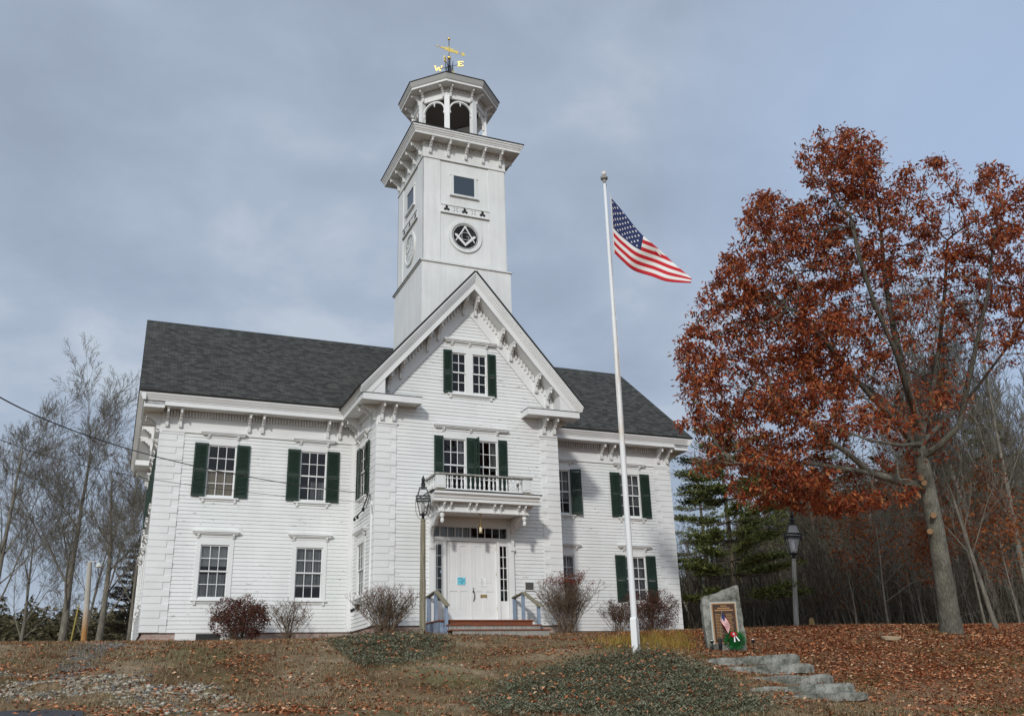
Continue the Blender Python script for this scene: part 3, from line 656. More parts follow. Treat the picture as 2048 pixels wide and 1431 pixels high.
def face(M,kind):
    mb=MB()
    for a,b in ((-1.595,-0.945),(0.935,1.595)): mb.box(a,b,-0.03,0.0,12.30,17.1,M)
    mb.box(-1.605,1.605,-0.05,-0.0305,16.43,17.1,M); mb.box(-0.944,0.934,-0.03,0.0,16.43,17.1,M); mb.box(-1.62,1.62,-0.065,-0.0505,16.41,16.45,M)
    mb.box(-0.944,0.934,-0.028,0.0,12.30,12.46,M)
    mb.box(-0.57,0.51,-0.035,0,15.86,15.93,M); mb.box(-0.53,-0.43,-0.03,0,15.06,15.86,M); mb.box(0.37,0.47,-0.03,0,15.06,15.86,M); mb.box(-0.43,0.37,-0.026,0,15.06,15.11,M)
    mb.box(-0.59,0.53,-0.09,0,15.0,15.055,M)
    x=-1.55
    while x<1.52: mb.box(x,x+0.045,-0.10,-0.0505,16.93,17.09,M); x+=0.088
    mb.build('face_trim',M_tower,tw)
    mb=MB(); mb.quad((-0.43,-0.012,15.10),(0.37,-0.012,15.10),(0.37,-0.012,15.86),(-0.43,-0.012,15.86),M); mb.build('window_pane',M_tglass,tw,fix=False)
    # fretwork band
    mb=MB(); mb.box(-0.944,0.934,-0.04,0,14.28,14.60,M); mb.box(-0.944,0.934,-0.065,-0.0405,14.575,14.61,M); mb.box(-0.944,0.934,-0.075,-0.0405,14.255,14.30,M)
    fb=mb.build('fretwork_band',M_tower,tw)
    mb=MB()
    for x in (-0.71,-0.02,0.67):
        disc(mb,x,14.505,0.055,-0.0425,14,M); disc(mb,x-0.058,14.405,0.055,-0.0435,14,M); disc(mb,x+0.058,14.405,0.055,-0.0445,14,M)
        mb.quad((x-0.02,-0.0455,14.40),(x+0.02,-0.0455,14.40),(x+0.02,-0.0455,14.50),(x-0.02,-0.0455,14.50),M)
    for x in (-0.365,0.325):
        for a in (1,-1):
            for t0,t1 in ((-0.09,-0.03),(0.03,0.09)):
                bar(mb,x+t0,14.445+a*t0,x+t1,14.445+a*t1,0.012 if t0<0 else 0.024,0.024 if t0<0 else 0.012,-0.0425,-0.0415,M)
    mb.build('fret_hole_shade',M_slate,tw,fix=False)  # flat black shapes, the shade inside pierced fretwork put in as colour
    c=(-0.01,13.42)
    mb=MB(); ring(mb,*c,0.53,0.63,-0.06,0.0,40,M); ring(mb,*c,0.50,0.54,-0.035,0.0,40,M)
    if kind=='emblem': ring(mb,*c,0.455,0.475,-0.032,-0.02,40,M)
    mb.build('roundel_frame',M_tower,tw,fix=False)
    mb=MB(); disc(mb,*c,0.51,-0.02,40,M)
    if kind=='emblem':
        mb.build('roundel',M_slate,tw,fix=False)
        mb=MB(); y0,y1=-0.034,-0.021; x,z=c
        bar(mb,x,z+0.40,x-0.36,z-0.20,0.05,0.035,y0,y1,M); bar(mb,x,z+0.40,x+0.36,z-0.20,0.05,0.035,y0-0.003,y1,M)
        disc(mb,x,z+0.38,0.05,y0-0.004,12,M)
        for s in (-1,1):
            mb.ext([(x,z-0.38),(x+s*0.40,z+0.02),(x+s*0.385,z+0.075),(x+s*0.30,z+0.055),(x,z-0.27)],y0-0.012,y1-0.002,'xz',M)
        g=[(0.13,0.10),(0.10,0.14),(-0.09,0.14),(-0.13,0.10),(-0.13,-0.10),(-0.09,-0.14),(0.10,-0.14),(0.13,-0.10),(0.13,-0.01),(0.04,-0.01)]
        mb.build('emblem',M_trim,tw)
        mb=MB()
        for i_,(p,q) in enumerate(zip(g,g[1:])): bar(mb,x+p[0],z+0.02+p[1],x+q[0],z+0.02+q[1],0.03,0.03,y0-0.0015*i_,y1,M)
        mb.build('emblem_letter',Mat('grey_letter',0.6,(0.30,0.30,0.31)).m,tw)
    else:
        mb.build('clock_face',M_tower,tw,fix=False)
        mb=MB(); x,z=c
        for i in range(12):
            a=i*PI/6; bar(mb,x+0.33*math.cos(a),z+0.33*math.sin(a),x+0.47*math.cos(a),z+0.47*math.sin(a),0.03,0.045,-0.0235,-0.022,M)
        ring(mb,*c,0.29,0.30,-0.0235,-0.0215,32,M); ring(mb,*c,0.485,0.497,-0.0235,-0.0215,32,M)
        bar(mb,x,z,x+0.1,z+0.22,0.05,0.02,-0.028,-0.026,M); bar(mb,x,z,x-0.30,z-0.12,0.04,0.02,-0.031,-0.029,M)
        mb.build('clock_hands_and_marks',Mat('faded_black',0.8,(0.10,0.10,0.10)).m,tw)
M_tglass=Mat('tower_glass',0.12,(0.035,0.05,0.07),0.5).m
hf=1.565
def tf(dx,dy,ax): return frame(TX+dx,TCY+dy,ax)
TFc=[(tf(0,-hf,(1,0)),'emblem'),(tf(-hf,0,(0,-1)),'clock'),(tf(hf,0,(0,1)),'clock'),(tf(0,hf,(-1,0)),'clock')]
for M,k in TFc: face(M,k)
# tower cornice
mb=MB()
def sqring(prof,cx,cy):
    vs=[];fs=[];n=len(prof)
    for a,z in prof:
        for sx,sy in ((-1,-1),(1,-1),(1,1),(-1,1)): vs.append((cx+sx*a,cy+sy*a,z))
    for j in range(n-1):
        for i in range(4): k=(i+1)%4; fs.append((j*4+i,j*4+k,(j+1)*4+k,(j+1)*4+i))
    return vs,fs
mb.add(*sqring([(1.5,17.09),(2.03,17.09),(2.03,17.07),(2.06,17.07),(2.06,17.16),(2.08,17.17),(2.09,17.21),(2.12,17.24),(2.13,17.29),(2.16,17.31),(2.16,17.38),(1.2,17.42)],TX,TCY))
tcn=mb.build('tower_cornice',M_tower,tw,fix=False)
mb=MB(); mb.add(*sqring([(2.155,17.381),(2.19,17.381),(2.19,17.41),(0.0,17.95)],TX,TCY)); mb.build('tower_roof',M_dark,tw,fix=False)
for M,k in TFc:
    for x in (-1.36,-0.67,0.02,0.70,1.38): inst('bracket',BKs,tw,M@Mt(x,-0.05,17.085))
# belfry
BX,BY=-0.05,TCY-0.0
mb=MB(); mb.lathe([(1.50,17.55),(1.50,17.8),(1.44,17.8),(1.44,17.9)],(BX,BY,0),8,sq=True)
bf=mb.build('belfry',M_trim,hall)
BR=1.38; ap=BR*math.cos(PI/8)
def oct_pt(r,k): a=-PI/2+PI/8+k*PI/4; return Vector((BX+r*math.cos(a),BY+r*math.sin(a),0))
for k in range(8):
    p=oct_pt(BR,k); mb=MB(); a=math.atan2(p.y-BY,p.x-BX)
    M=Mt(p.x,p.y,0)@Mz(a)
    mb.box(-0.09,0.09,-0.10,0.10,17.7,19.45,M); mb.build('column',M_trim,bf)
for k in range(8):
    a=-PI/2+k*PI/4; n=Vector((math.cos(a),math.sin(a),0)); t=Vector((-n.y,n.x,0)); c=Vector((BX,BY,0))+n*ap
    M=frame(c.x,c.y,(t.x,t.y))
    hw=BR*math.sin(PI/8)
    # arch spandrel with round opening
    r=hw-0.115; zc=19.40-0.10-r
    mb=MB(); pts=[(-hw+0.05,19.42),(-hw+0.05,zc-0.15),(-r-0.02,zc-0.15),(-r,zc-0.08)]
    for i in range(13): th=PI-PI*i/12; pts.append((r*math.cos(th),zc+r*math.sin(th)))
    pts+=[(r,zc-0.08),(r+0.02,zc-0.15),(hw-0.05,zc-0.15),(hw-0.05,19.42)]
    outer=[(-hw+0.05,19.42)]+[(-hw+0.05,zc-0.15)]
    # split the spandrel in quads from the arch up to the top edge
    for i in range(12):
        t0=PI-PI*i/12; t1=PI-PI*(i+1)/12
        q=[(r*math.cos(t0),zc+r*math.sin(t0)),(r*math.cos(t1),zc+r*math.sin(t1)),((r+0.055)*math.cos(t1),zc+(r+0.055)*math.sin(t1)),((r+0.055)*math.cos(t0),zc+(r+0.055)*math.sin(t0))]
        mb.ext(q,-0.05,0.03,'xz',M)
    for s in (-1,1): mb.ext([(s*(r-0.03),zc-0.13),(s*(hw-0.06),zc-0.13),(s*(hw-0.06),zc+0.02),(s*(r),zc+0.02)],-0.05,0.03,'xz',M)
    mb.lathe([(0.01,-0.17),(0.03,-0.13),(0.02,-0.09),(0.035,-0.05),(0.03,0)],(0,-0.02,zc+r),7,M)
    mb.build('arch',M_trim,bf)
    mb=MB(); w2=hw+0.035
    mb.box(-w2,w2,-0.06,0.02,19.40,19.80,M); mb.box(-w2-0.01,w2+0.01,-0.08,-0.0605,19.385,19.43,M)
    x=-hw+0.02
    while x<hw-0.03: mb.box(x,x+0.035,-0.11,-0.0605,19.70,19.82,M); x+=0.072
    mb.build('beam',M_trim,bf)
    for x in (-hw+0.10,hw-0.10): inst('bracket',BKs,bf,M@Mt(x,-0.06,19.86)@Matrix.Diagonal((0.85,0.9,0.9,1)))
# belfry eaves, octagonal
mb=MB(); 
prof=[(1.2,19.84),(1.88,19.84),(1.88,19.82),(1.91,19.82),(1.91,19.90),(1.95,19.92)]
mb.lathe(prof,(BX,BY,0),8,sq=True); mb.build('belfry_cornice',M_trim,bf,fix=False)
mb=MB(); mb.lathe([(1.90,19.921),(1.95,19.921),(2.0,20.10),(2.0,20.125),(1.9,20.126)],(BX,BY,0),8,sq=True); mb.build('belfry_fascia',Mat('grey_weathered_trim',0.75,(0.36,0.36,0.34)).m,bf,fix=False)
mb=MB(); mb.lathe([(1.95,20.127),(2.03,20.127),(2.03,20.15),(0.10,21.0),(0.05,21.1)],(BX,BY,0),8,sq=True); mb.build('belfry_roof',M_dark,bf,fix=False)
mb=MB(); mb.lathe([(1.30,19.74),(1.25,19.74),(0.02,19.95)],(BX,BY,0),8,sq=True)
mb.build('belfry_ceiling',M_ceil,bf,fix=False)
# weathervane
mb=MB(); vx,vy=-0.06,-1.19
mb.tube([(vx,vy,20.9),(vx,vy,22.2)],[0.05,0.035],8); mb.tube([(vx,vy,22.3),(vx,vy,23.2)],0.014,6)
ew=Vector((0.77,-0.64,0)); ns=Vector((0.64,0.77,0))
for v in (ew,ns): mb.tube([Vector((vx,vy,21.85))-v*0.42,Vector((vx,vy,21.85))+v*0.42],0.012,6)
for i in range(8):
    a=i*PI/4; d=Vector((math.cos(a),math.sin(a),0)); b=Vector((vx,vy,21.55))
    mb.tube([b,b+d*0.10+Vector((0,0,0.12)),b+d*0.17+Vector((0,0,0.30)),b+d*0.13+Vector((0,0,0.42)),b+d*0.20+Vector((0,0,0.52))],0.010,5)
    mb.tube([b+Vector((0,0,0.3)),b+d*0.12+Vector((0,0,0.25)),b+d*0.19+Vector((0,0,0.12))],0.009,5)
vane=mb.build('weathervane',M_iron,hall)
mb=MB(); mb.lathe([(0.001,-0.06),(0.035,-0.05),(0.055,-0.02),(0.055,0.02),(0.035,0.05),(0.001,0.06)],(vx,vy,23.22),12); mb.build('ball',M_gold,vane,smooth=True)
mb=MB(); mb.lathe([(0.001,-0.08),(0.05,-0.06),(0.075,-0.02),(0.075,0.02),(0.05,0.06),(0.001,0.08)],(vx,vy,22.28),12); mb.build('ball',M_gold,vane,smooth=True)
Ma=frame(vx,vy,(0.994,0.11))@Mt(0,0,22.68)
mb=MB(); mb.tube([(-0.52,0,0),(0.62,0,0)],0.014,6,Ma)
mb.ext([(-0.40,0.0),(-0.32,0.05),(-0.22,0.03),(-0.12,0.10),(-0.05,0.06),(-0.02,0.16),(0.02,0.16),(0.05,0.06),(0.14,0.12),(0.24,0.05),(0.36,0.09),(0.42,0.02),(0.42,-0.02),(0.34,-0.09),(0.22,-0.05),(0.14,-0.10),(0.05,-0.05),(0.02,-0.13),(-0.02,-0.13),(-0.06,-0.05),(-0.16,-0.08),(-0.24,-0.02),(-0.34,-0.05)],-0.01,0.01,'xz',Ma)
mb.ext([(0.56,0.0),(0.60,0.10),(0.69,0.05),(0.74,0.0),(0.69,-0.05),(0.60,-0.10)],-0.01,0.01,'xz',Ma)
mb.ext([(-0.62,0.0),(-0.50,0.035),(-0.50,-0.035)],-0.012,0.012,'xz',Ma)
mb.build('arrow',M_gold2,vane)
def letter(ch,c,v,s=0.20):
    M=frame(c.x,c.y,(v.x,v.y))@Mt(0,0,c.z); mb=MB(); t=0.05
    cnt=[0]
    def b(x0,z0,x1,z1,w=0.05):
        cnt[0]+=1; e_=0.0015*cnt[0]; bar(mb,x0*s,z0*s,x1*s,z1*s,w,w,-0.012-e_,0.012+e_,M)
    if ch=='E':
        b(-0.35,-0.6,-0.35,0.6,0.06); b(-0.6,0.52,0.5,0.52,0.045); b(-0.6,-0.52,0.5,-0.52,0.045); b(-0.35,0,0.25,0,0.04); b(0.5,0.25,0.5,0.6,0.03); b(0.5,-0.25,0.5,-0.6,0.03)
    if ch=='W':
        b(-0.7,0.6,-0.35,-0.6); b(-0.35,-0.6,0,0.35,0.035); b(0,0.35,0.35,-0.6); b(0.35,-0.6,0.7,0.6,0.035); b(-0.9,0.57,-0.45,0.57,0.03); b(0.45,0.57,0.9,0.57,0.03)
    if ch=='N':
        b(-0.45,-0.6,-0.45,0.6); b(-0.45,0.6,0.45,-0.6,0.06); b(0.45,-0.6,0.45,0.6)
    if ch=='S':
        b(0.5,0.5,-0.4,0.5); b(-0.4,0.5,-0.4,0); b(-0.4,0,0.4,0); b(0.4,0,0.4,-0.5); b(0.4,-0.5,-0.5,-0.5)
    mb.build('letter',M_gold2,vane)
cc=Vector((vx,vy,21.87)); fv=Vector((0.93,-0.37,0))
letter('E',cc+ew*0.47+Vector((0.02,0,0)),fv); letter('W',cc-ew*0.46,fv); letter('N',cc+ns*0.46,ns); letter('S',cc-ns*0.46,ns)
# ================================================================== ground
def lerp_tab(t,x):
    if x<=t[0][0]: return t[0][1]
    for (a,va),(b,vb) in zip(t,t[1:]):
        if x<=b:
            u=(x-a)/(b-a); return va+(vb-va)*u
    return t[-1][1]
TC=[(-200,-5.5),(-60,-4.2),(-30,-3.48),(-22,-3.1),(-18,-2.75),(-14.4,-2.3),(-12,-1.87),(-10,-1.42),(-8.3,-1.04),(-7,-0.76),(-6,-0.56),(-5,-0.42),(-3.5,-0.32),(0,-0.24),(6,-0.1),(20,0.0),(60,0.0),(400,0)]
TL=[(-200,-5.5),(-60,-4.2),(-30,-3.48),(-20,-2.55),(-16,-2.15),(-13,-2.03),(-11.4,-1.86),(-10,-1.50),(-8,-1.04),(-6,-0.70),(-5,-0.56),(-3,-0.42),(-1,-0.31),(0,-0.27),(6,-0.2),(20,-0.1),(60,0),(400,0)]
def smooth(t): t=max(0,min(1,t)); return t*t*(3-2*t)
SH=[(3,0.0),(4.7,0.9),(7,2.2),(10.2,3.7),(14,3.6),(20,4.5),(60,6)]
def H(x,y,nz=True):
    s=lerp_tab(SH,x)
    yy=y+s+1.7*math.exp(-((x-1.6)/2.3)**2)*smooth((-7-y)/2.5)
    a=0.5*(lerp_tab(TC,yy-0.4)+lerp_tab(TC,yy+0.4)); b=0.5*(lerp_tab(TL,yy-0.4)+lerp_tab(TL,yy+0.4))
    z=a+(b-a)*smooth((-2-x)/5)
    if nz:
        k=smooth((-3.6-yy)/3.0)
        z+=0.10*k*noise.noise(Vector((x*0.45,y*0.45,0)))+0.05*k*noise.noise(Vector((x*1.5,y*1.5,3)))
    return z
def hit(px,py,d0=8.0,d1=60.0):
    r=ray(px,py); d=d0
    while d<d1:
        p=CAM+r*d
        if p.z<H(p.x,p.y): return Vector((p.x,p.y,H(p.x,p.y)))
        d+=0.08
    return hit(px,py+3,d0,d1) if py<1500 else None
def axis(lo,hi,step,flo,fhi):
    a=[lo+i*step for i in range(int((hi-lo)/step)+1)]
    b=[];s=step;v=lo
    while v>flo: s*=1.35; v-=s; b.append(v)
    s=step;v=a[-1];c=[]
    while v<fhi: s*=1.35; v+=s; c.append(v)
    return sorted(b)+a+c
xs=axis(-17,20,0.15,-900,900); ys=axis(-22,4,0.14,-600,1400)
V=[(x,y,H(x,y)) for y in ys for x in xs]; nx=len(xs)
Fc=[(j*nx+i,j*nx+i+1,(j+1)*nx+i+1,(j+1)*nx+i) for j in range(len(ys)-1) for i in range(nx-1)]
m=Mat('dry_lawn',0.95,(0.2,0.15,0.1),0.1)
a=m.noise(m.map(),0.55,5,0.6); b=m.noise(m.map(),3.5,6,0.65); c3=m.noise(m.map(),28,5,0.7)
c=m.ramp(a,[(0.32,(0.125,0.078,0.040)),(0.48,(0.20,0.138,0.080)),(0.62,(0.30,0.235,0.155))])
c=m.mix(0.75,c,m.ramp(b,[(0.3,(0.55,0.52,0.46)),(0.5,(1.0,1.0,1.0)),(0.68,(1.45,1.35,1.2))]),'MULTIPLY')
c=m.mix(0.7,c,m.ramp(c3,[(0.3,(0.5,0.48,0.45)),(0.7,(1.35,1.3,1.25))]),'MULTIPLY')
g2=m.noise(m.map(),0.33,3); c=m.mix(m.math('MULTIPLY',m.ramp(g2,[(0.56,(0,0,0)),(0.66,(1,1,1))]),0.45),c,(0.075,0.095,0.028))
sx=m.n.new('ShaderNodeSeparateXYZ'); m.l.new(m.tc.outputs['Object'],sx.inputs[0])
mr=m.n.new('ShaderNodeMapRange'); mr.inputs['From Min'].default_value=2.0; mr.inputs['From Max'].default_value=6.5; m.l.new(m.math('ADD',sx.outputs[0],m.math('MULTIPLY',b,2.0)),mr.inputs[0])
c=m.mix(m.math('MULTIPLY',mr.outputs[0],0.75),c,m.ramp(c3,[(0.35,(0.12,0.055,0.03)),(0.65,(0.30,0.14,0.07))]))
m.col(c); m.bump(m.math('ADD',m.math('MULTIPLY',b,1.0),m.math('MULTIPLY',c3,0.5)),0.8,0.06)
gr=quickmesh('ground',V,Fc,m.m,smooth=True); tag(gr,kind='structure')
# road at the left foreground
def edge_y(x): return -13.6-(x+11.4)*0.42
m=Mat('asphalt',0.9,(0.05,0.05,0.052)); m.col(m.ramp(m.noise(m.map(),60,3),[(0.3,(0.03,0.03,0.033)),(0.7,(0.075,0.075,0.078))])); m.bump(m.noise(m.map(),80,2),0.4,0.01)
vs=[];fs=[];xx=[-60+i*0.5 for i in range(100)]; cols_=12
for x in xx:
    for j in range(cols_+1):
        y=edge_y(x)-j*0.55; vs.append((x,y,H(x,y)+0.02+0.02*(j>0)))
for i in range(len(xx)-1):
    for j in range(cols_): fs.append((i*(cols_+1)+j,i*(cols_+1)+j+1,(i+1)*(cols_+1)+j+1,(i+1)*(cols_+1)+j))
tag(quickmesh('road',vs,fs,m.m),kind='structure')
# gravel wash down the bank
def inpoly(p,poly):
    x,y=p; c=False; n=len(poly)
    for i in range(n):
        (x0,y0),(x1,y1)=poly[i],poly[(i+1)%n]
        if (y0>y)!=(y1>y) and x<(x1-x0)*(y-y0)/(y1-y0)+x0: c=not c
    return c
def project(p):
    d=Vector(p)-CAM; z=d.dot(FW); return 1024+FPX*d.dot(RT)/z,715.5-FPX*d.dot(UP)/z
def scatter_px(poly,n,rnd,jit=0.0):
    """ground points whose footprint is the outline of a patch measured on the photograph"""
    x0=min(p[0] for p in poly);x1=max(p[0] for p in poly);y0=min(p[1] for p in poly);y1=max(p[1] for p in poly)
    W_=[hit(*p) for p in poly]; wp=[(w.x,w.y) for w in W_ if w]
    a0=min(p[0] for p in wp);a1=max(p[0] for p in wp);b0=min(p[1] for p in wp);b1=max(p[1] for p in wp)
    out=[]
    t=0
    while len(out)<n and t<n*30:
        t+=1
        p=(rnd.uniform(a0,a1),rnd.uniform(b0,b1))
        if inpoly((p[0]+rnd.gauss(0,jit),p[1]+rnd.gauss(0,jit)),wp): out.append(Vector((p[0],p[1],H(*p))))
    return out
def stone_mesh(pts,sizes,rnd,mat,name,label,cat='stones'):
    ico=[(0,0,1),(0.89,0,0.45),(0.28,0.85,0.45),(-0.72,0.53,0.45),(-0.72,-0.53,0.45),(0.28,-0.85,0.45),(0.72,0.53,-0.45),(-0.28,0.85,-0.45),(-0.89,0,-0.45),(-0.28,-0.85,-0.45),(0.72,-0.53,-0.45),(0,0,-1)]
    fi=[(0,1,2),(0,2,3),(0,3,4),(0,4,5),(0,5,1),(1,6,2),(2,7,3),(3,8,4),(4,9,5),(5,10,1),(6,7,2),(7,8,3),(8,9,4),(9,10,5),(10,6,1),(11,7,6),(11,8,7),(11,9,8),(11,10,9),(11,6,10)]
    V=[];Fq=[]
    for p,s in zip(pts,sizes):
        a=rnd.uniform(0,6.28);sx=s*rnd.uniform(0.8,1.4);sy=s*rnd.uniform(0.7,1.1);sz=s*rnd.uniform(0.45,0.8); b=len(V); ca,sa=math.cos(a),math.sin(a)
        for (x,y,z) in ico:
            k=rnd.uniform(0.85,1.12); x,y,z=x*sx*k,y*sy*k,z*sz*k
            V.append((p.x+x*ca-y*sa,p.y+x*sa+y*ca,p.z+z+sz*0.25))
        Fq+=[(b+i,b+j,b+k) for i,j,k in fi]
    o=quickmesh(name,V,Fq,mat,smooth=False); tag(o,label,cat,kind='stuff'); return o
rnd=random.Random(11)
m=Mat('river_stone',0.8,(0.4,0.4,0.38)); m.col(m.mix(0.5,m.ramp(m.island(),[(0.0,(0.075,0.075,0.078)),(0.25,(0.17,0.16,0.14)),(0.5,(0.28,0.25,0.19)),(0.75,(0.36,0.31,0.225)),(0.93,(0.52,0.49,0.42)),(1.0,(0.42,0.20,0.09))]),m.ramp(m.noise(m.map(),14,4),[(0.3,(0.6,0.6,0.6)),(0.7,(1.3,1.3,1.3))]),'MULTIPLY'))
P1=[(0,1345),(120,1352),(300,1358),(200,1392),(90,1402),(0,1398)]; P2=[(200,1398),(300,1360),(380,1362),(460,1388),(410,1405),(330,1412),(260,1415)]
P2b=[(255,1412),(440,1388),(500,1400),(430,1431),(300,1431)]
pts=scatter_px(P1,1700,rnd,0.22)+scatter_px(P2,1300,rnd,0.18)+scatter_px(P2b,500,rnd,0.25)
pts=[p for p in pts if noise.noise(Vector((p.x*1.2,p.y*1.6,3)))>-0.22]
stone_mesh(pts,[rnd.uniform(0.014,0.040) if rnd.random()<0.93 else rnd.uniform(0.04,0.07) for _ in pts],rnd,m.m,'rubble_stones','pale and grey rounded rubble stones spilled along the foot of the bank by the road')
m=Mat('grey_gravel',0.9,(0.2,0.2,0.19)); m.col(m.ramp(m.island(),[(0.0,(0.05,0.05,0.05)),(0.6,(0.15,0.145,0.13)),(1.0,(0.27,0.25,0.23))]))
P3=[(165,1285),(250,1278),(240,1290),(185,1315),(170,1340),(95,1370),(110,1335),(150,1312)]
pts=scatter_px(P3,5200,rnd,0.14); stone_mesh(pts,[rnd.uniform(0.008,0.026) for _ in pts],rnd,m.m,'gravel_wash','streak of fine grey gravel washed down the bank left of the hall')
# flat paved strip and sandy bare soil before the steps
# ---- fallen leaves: many small curled leaves
def leaf_cards(pts,size,rnd,name,mat,label,cat,tilt=0.6,lift=0.03,parent=None,stuff=True,narrow=0.5):
    n=len(pts); P_=np.array([tuple(p) for p in pts]); rs=np.random.RandomState(rnd.randint(0,99999))
    a=rs.uniform(0,2*np.pi,n); L_=rs.uniform(size*0.6,size*1.25,n); w=L_*rs.uniform(narrow*0.7,narrow*1.2,n)
    tx=rs.uniform(-tilt,tilt,n); ty=rs.uniform(-tilt,tilt,n)
    u=np.stack([np.cos(a),np.sin(a),tx],-1); v=np.stack([-np.sin(a),np.cos(a),ty],-1)
    c=P_+np.array([0,0,1])*rs.uniform(0.3,1,n)[:,None]*lift
    nrm=np.cross(u,v)*rs.uniform(0.05,0.25,n)[:,None]*L_[:,None]
    A_=c-u*L_[:,None]/2; B_=c+v*w[:,None]/2+nrm; C_=c+u*L_[:,None]/2; D_=c-v*w[:,None]/2+nrm*0.4
    Vv=np.stack([A_,B_,C_,D_],1).reshape(-1,3); Fq=np.arange(4*n).reshape(n,4)
    o=quickmesh(name,Vv,Fq,mat,parent)
    if stuff: tag(o,label,cat,kind='stuff')
    return o
m=Mat('fallen_oak_leaf',0.8,(0.25,0.1,0.05),0.2); m.col(m.ramp(m.island(),[(0.0,(0.15,0.045,0.021)),(0.35,(0.33,0.105,0.043)),(0.7,(0.48,0.185,0.080)),(0.9,(0.55,0.29,0.15)),(1.0,(0.62,0.45,0.29))])); M_fallen=m.m
def world_region(n,fn,x0,x1,y0,y1,rnd):
    out=[]
    while len(out)<n:
        x=rnd.uniform(x0,x1); y=rnd.uniform(y0,y1)
        if rnd.random()<fn(x,y): out.append(Vector((x,y,H(x,y))))
    return out
def dens(x,y):
    # oak stands at (10.2,-11.7); leaves thin out to the left
    q=noise.noise(Vector((x*0.6,y*0.9,7))); q2=noise.noise(Vector((x*2.2,y*2.2,2)))
    r=smooth((x-1.5)/4.0)
    if y<-14.2: r*=max(0.25,1-(-14.2-y)*0.35)
    base=0.10+0.9*r*(0.75+0.6*q)
    if r<0.5: base=max(0.0,0.05+0.6*max(0,q+0.0)+0.5*max(0,q2-0.05)) + r*0.5
    if -3.5<x<4 and -6.5<y<-3.6: base+=0.35*max(0,0.3+q2)
    return min(1,max(0,base))
pts=world_region(125000,dens,-16,20,-20,0.5,rnd)
pts=[p for p in pts if not(abs(p.x)<W+0.1 and p.y>-0.05) and not (abs(p.x)<G+0.05 and p.y>-P-0.05)]
leaf_cards(pts,0.085,rnd,'fallen_leaves',M_fallen,'rust brown fallen oak leaves scattered thickly over the ground','fallen leaves')
# ---- dry grass blades
def blades(pts,h,w,rnd,name,mat,label,cat,lean=0.6,stuff=True,parent=None):
    n=len(pts); P_=np.array([tuple(p) for p in pts]); rs=np.random.RandomState(rnd.randint(0,99999))
    a=rs.uniform(0,2*np.pi,n); hh=rs.uniform(h*0.5,h*1.3,n); d=np.stack([np.cos(a),np.sin(a),0*a],-1); s=np.stack([-np.sin(a),np.cos(a),0*a],-1)
    le=rs.uniform(0,lean,n)*hh
    A_=P_-s*w/2; B_=P_+s*w/2; C_=P_+d*le[:,None]+np.array([0,0,1])*hh[:,None]
    Vv=np.stack([A_,B_,C_],1).reshape(-1,3); Fq=np.arange(3*n).reshape(n,3)
    o=quickmesh(name,Vv,Fq,mat,parent)
    if stuff: tag(o,label,cat,kind='stuff')
    return o
m=Mat('dead_grass',0.9,(0.3,0.24,0.15),0.1); m.col(m.ramp(m.island(),[(0.0,(0.12,0.080,0.040)),(0.5,(0.24,0.175,0.100)),(0.85,(0.36,0.28,0.18)),(1.0,(0.13,0.13,0.045))])); M_dead=m.m
def gd(x,y):
    q=noise.noise(Vector((x*0.8,y*0.8,17)))
    return max(0.05,min(1,0.35+0.9*q-0.45*smooth((x-3)/4)))
pts=world_region(70000,gd,-15,16,-19,-3.2,rnd); pts=[p for p in pts if not (p.x<-6 and p.y<edge_y(p.x)+0.5)]
tuft=[]
for _ in range(2600):
    x=rnd.uniform(-15,14); y=rnd.uniform(-18.5,-3.6)
    if rnd.random()>gd(x,y) or (x<-6 and y<edge_y(x)+0.6): continue
    r_=rnd.uniform(0.05,0.18)
    for k in range(rnd.randint(12,34)):
        a_,b_=rnd.gauss(0,r_),rnd.gauss(0,r_*0.6); tuft.append(Vector((x+a_,y+b_,H(x+a_,y+b_))))
pts+=tuft
blades(pts,0.085,0.012,rnd,'dry_grass',M_dead,'short tan dead grass covering the bank','grass',lean=1.6)
def gg(x,y):
    q=noise.noise(Vector((x*0.5+4,y*0.8,31))); return max(0,min(1,(q-0.12)*3))*(1 if x>-1 else 0.25)
pts=world_region(9000,gg,-8,14,-19,-6,rnd)
m=Mat('green_grass',0.8,(0.1,0.13,0.03),0.1); m.col(m.ramp(m.island(),[(0.0,(0.055,0.075,0.018)),(1.0,(0.14,0.16,0.05))]))
blades(pts,0.06,0.014,rnd,'green_grass',m.m,'thin patches of short green grass between fallen leaves','grass',lean=1.0)
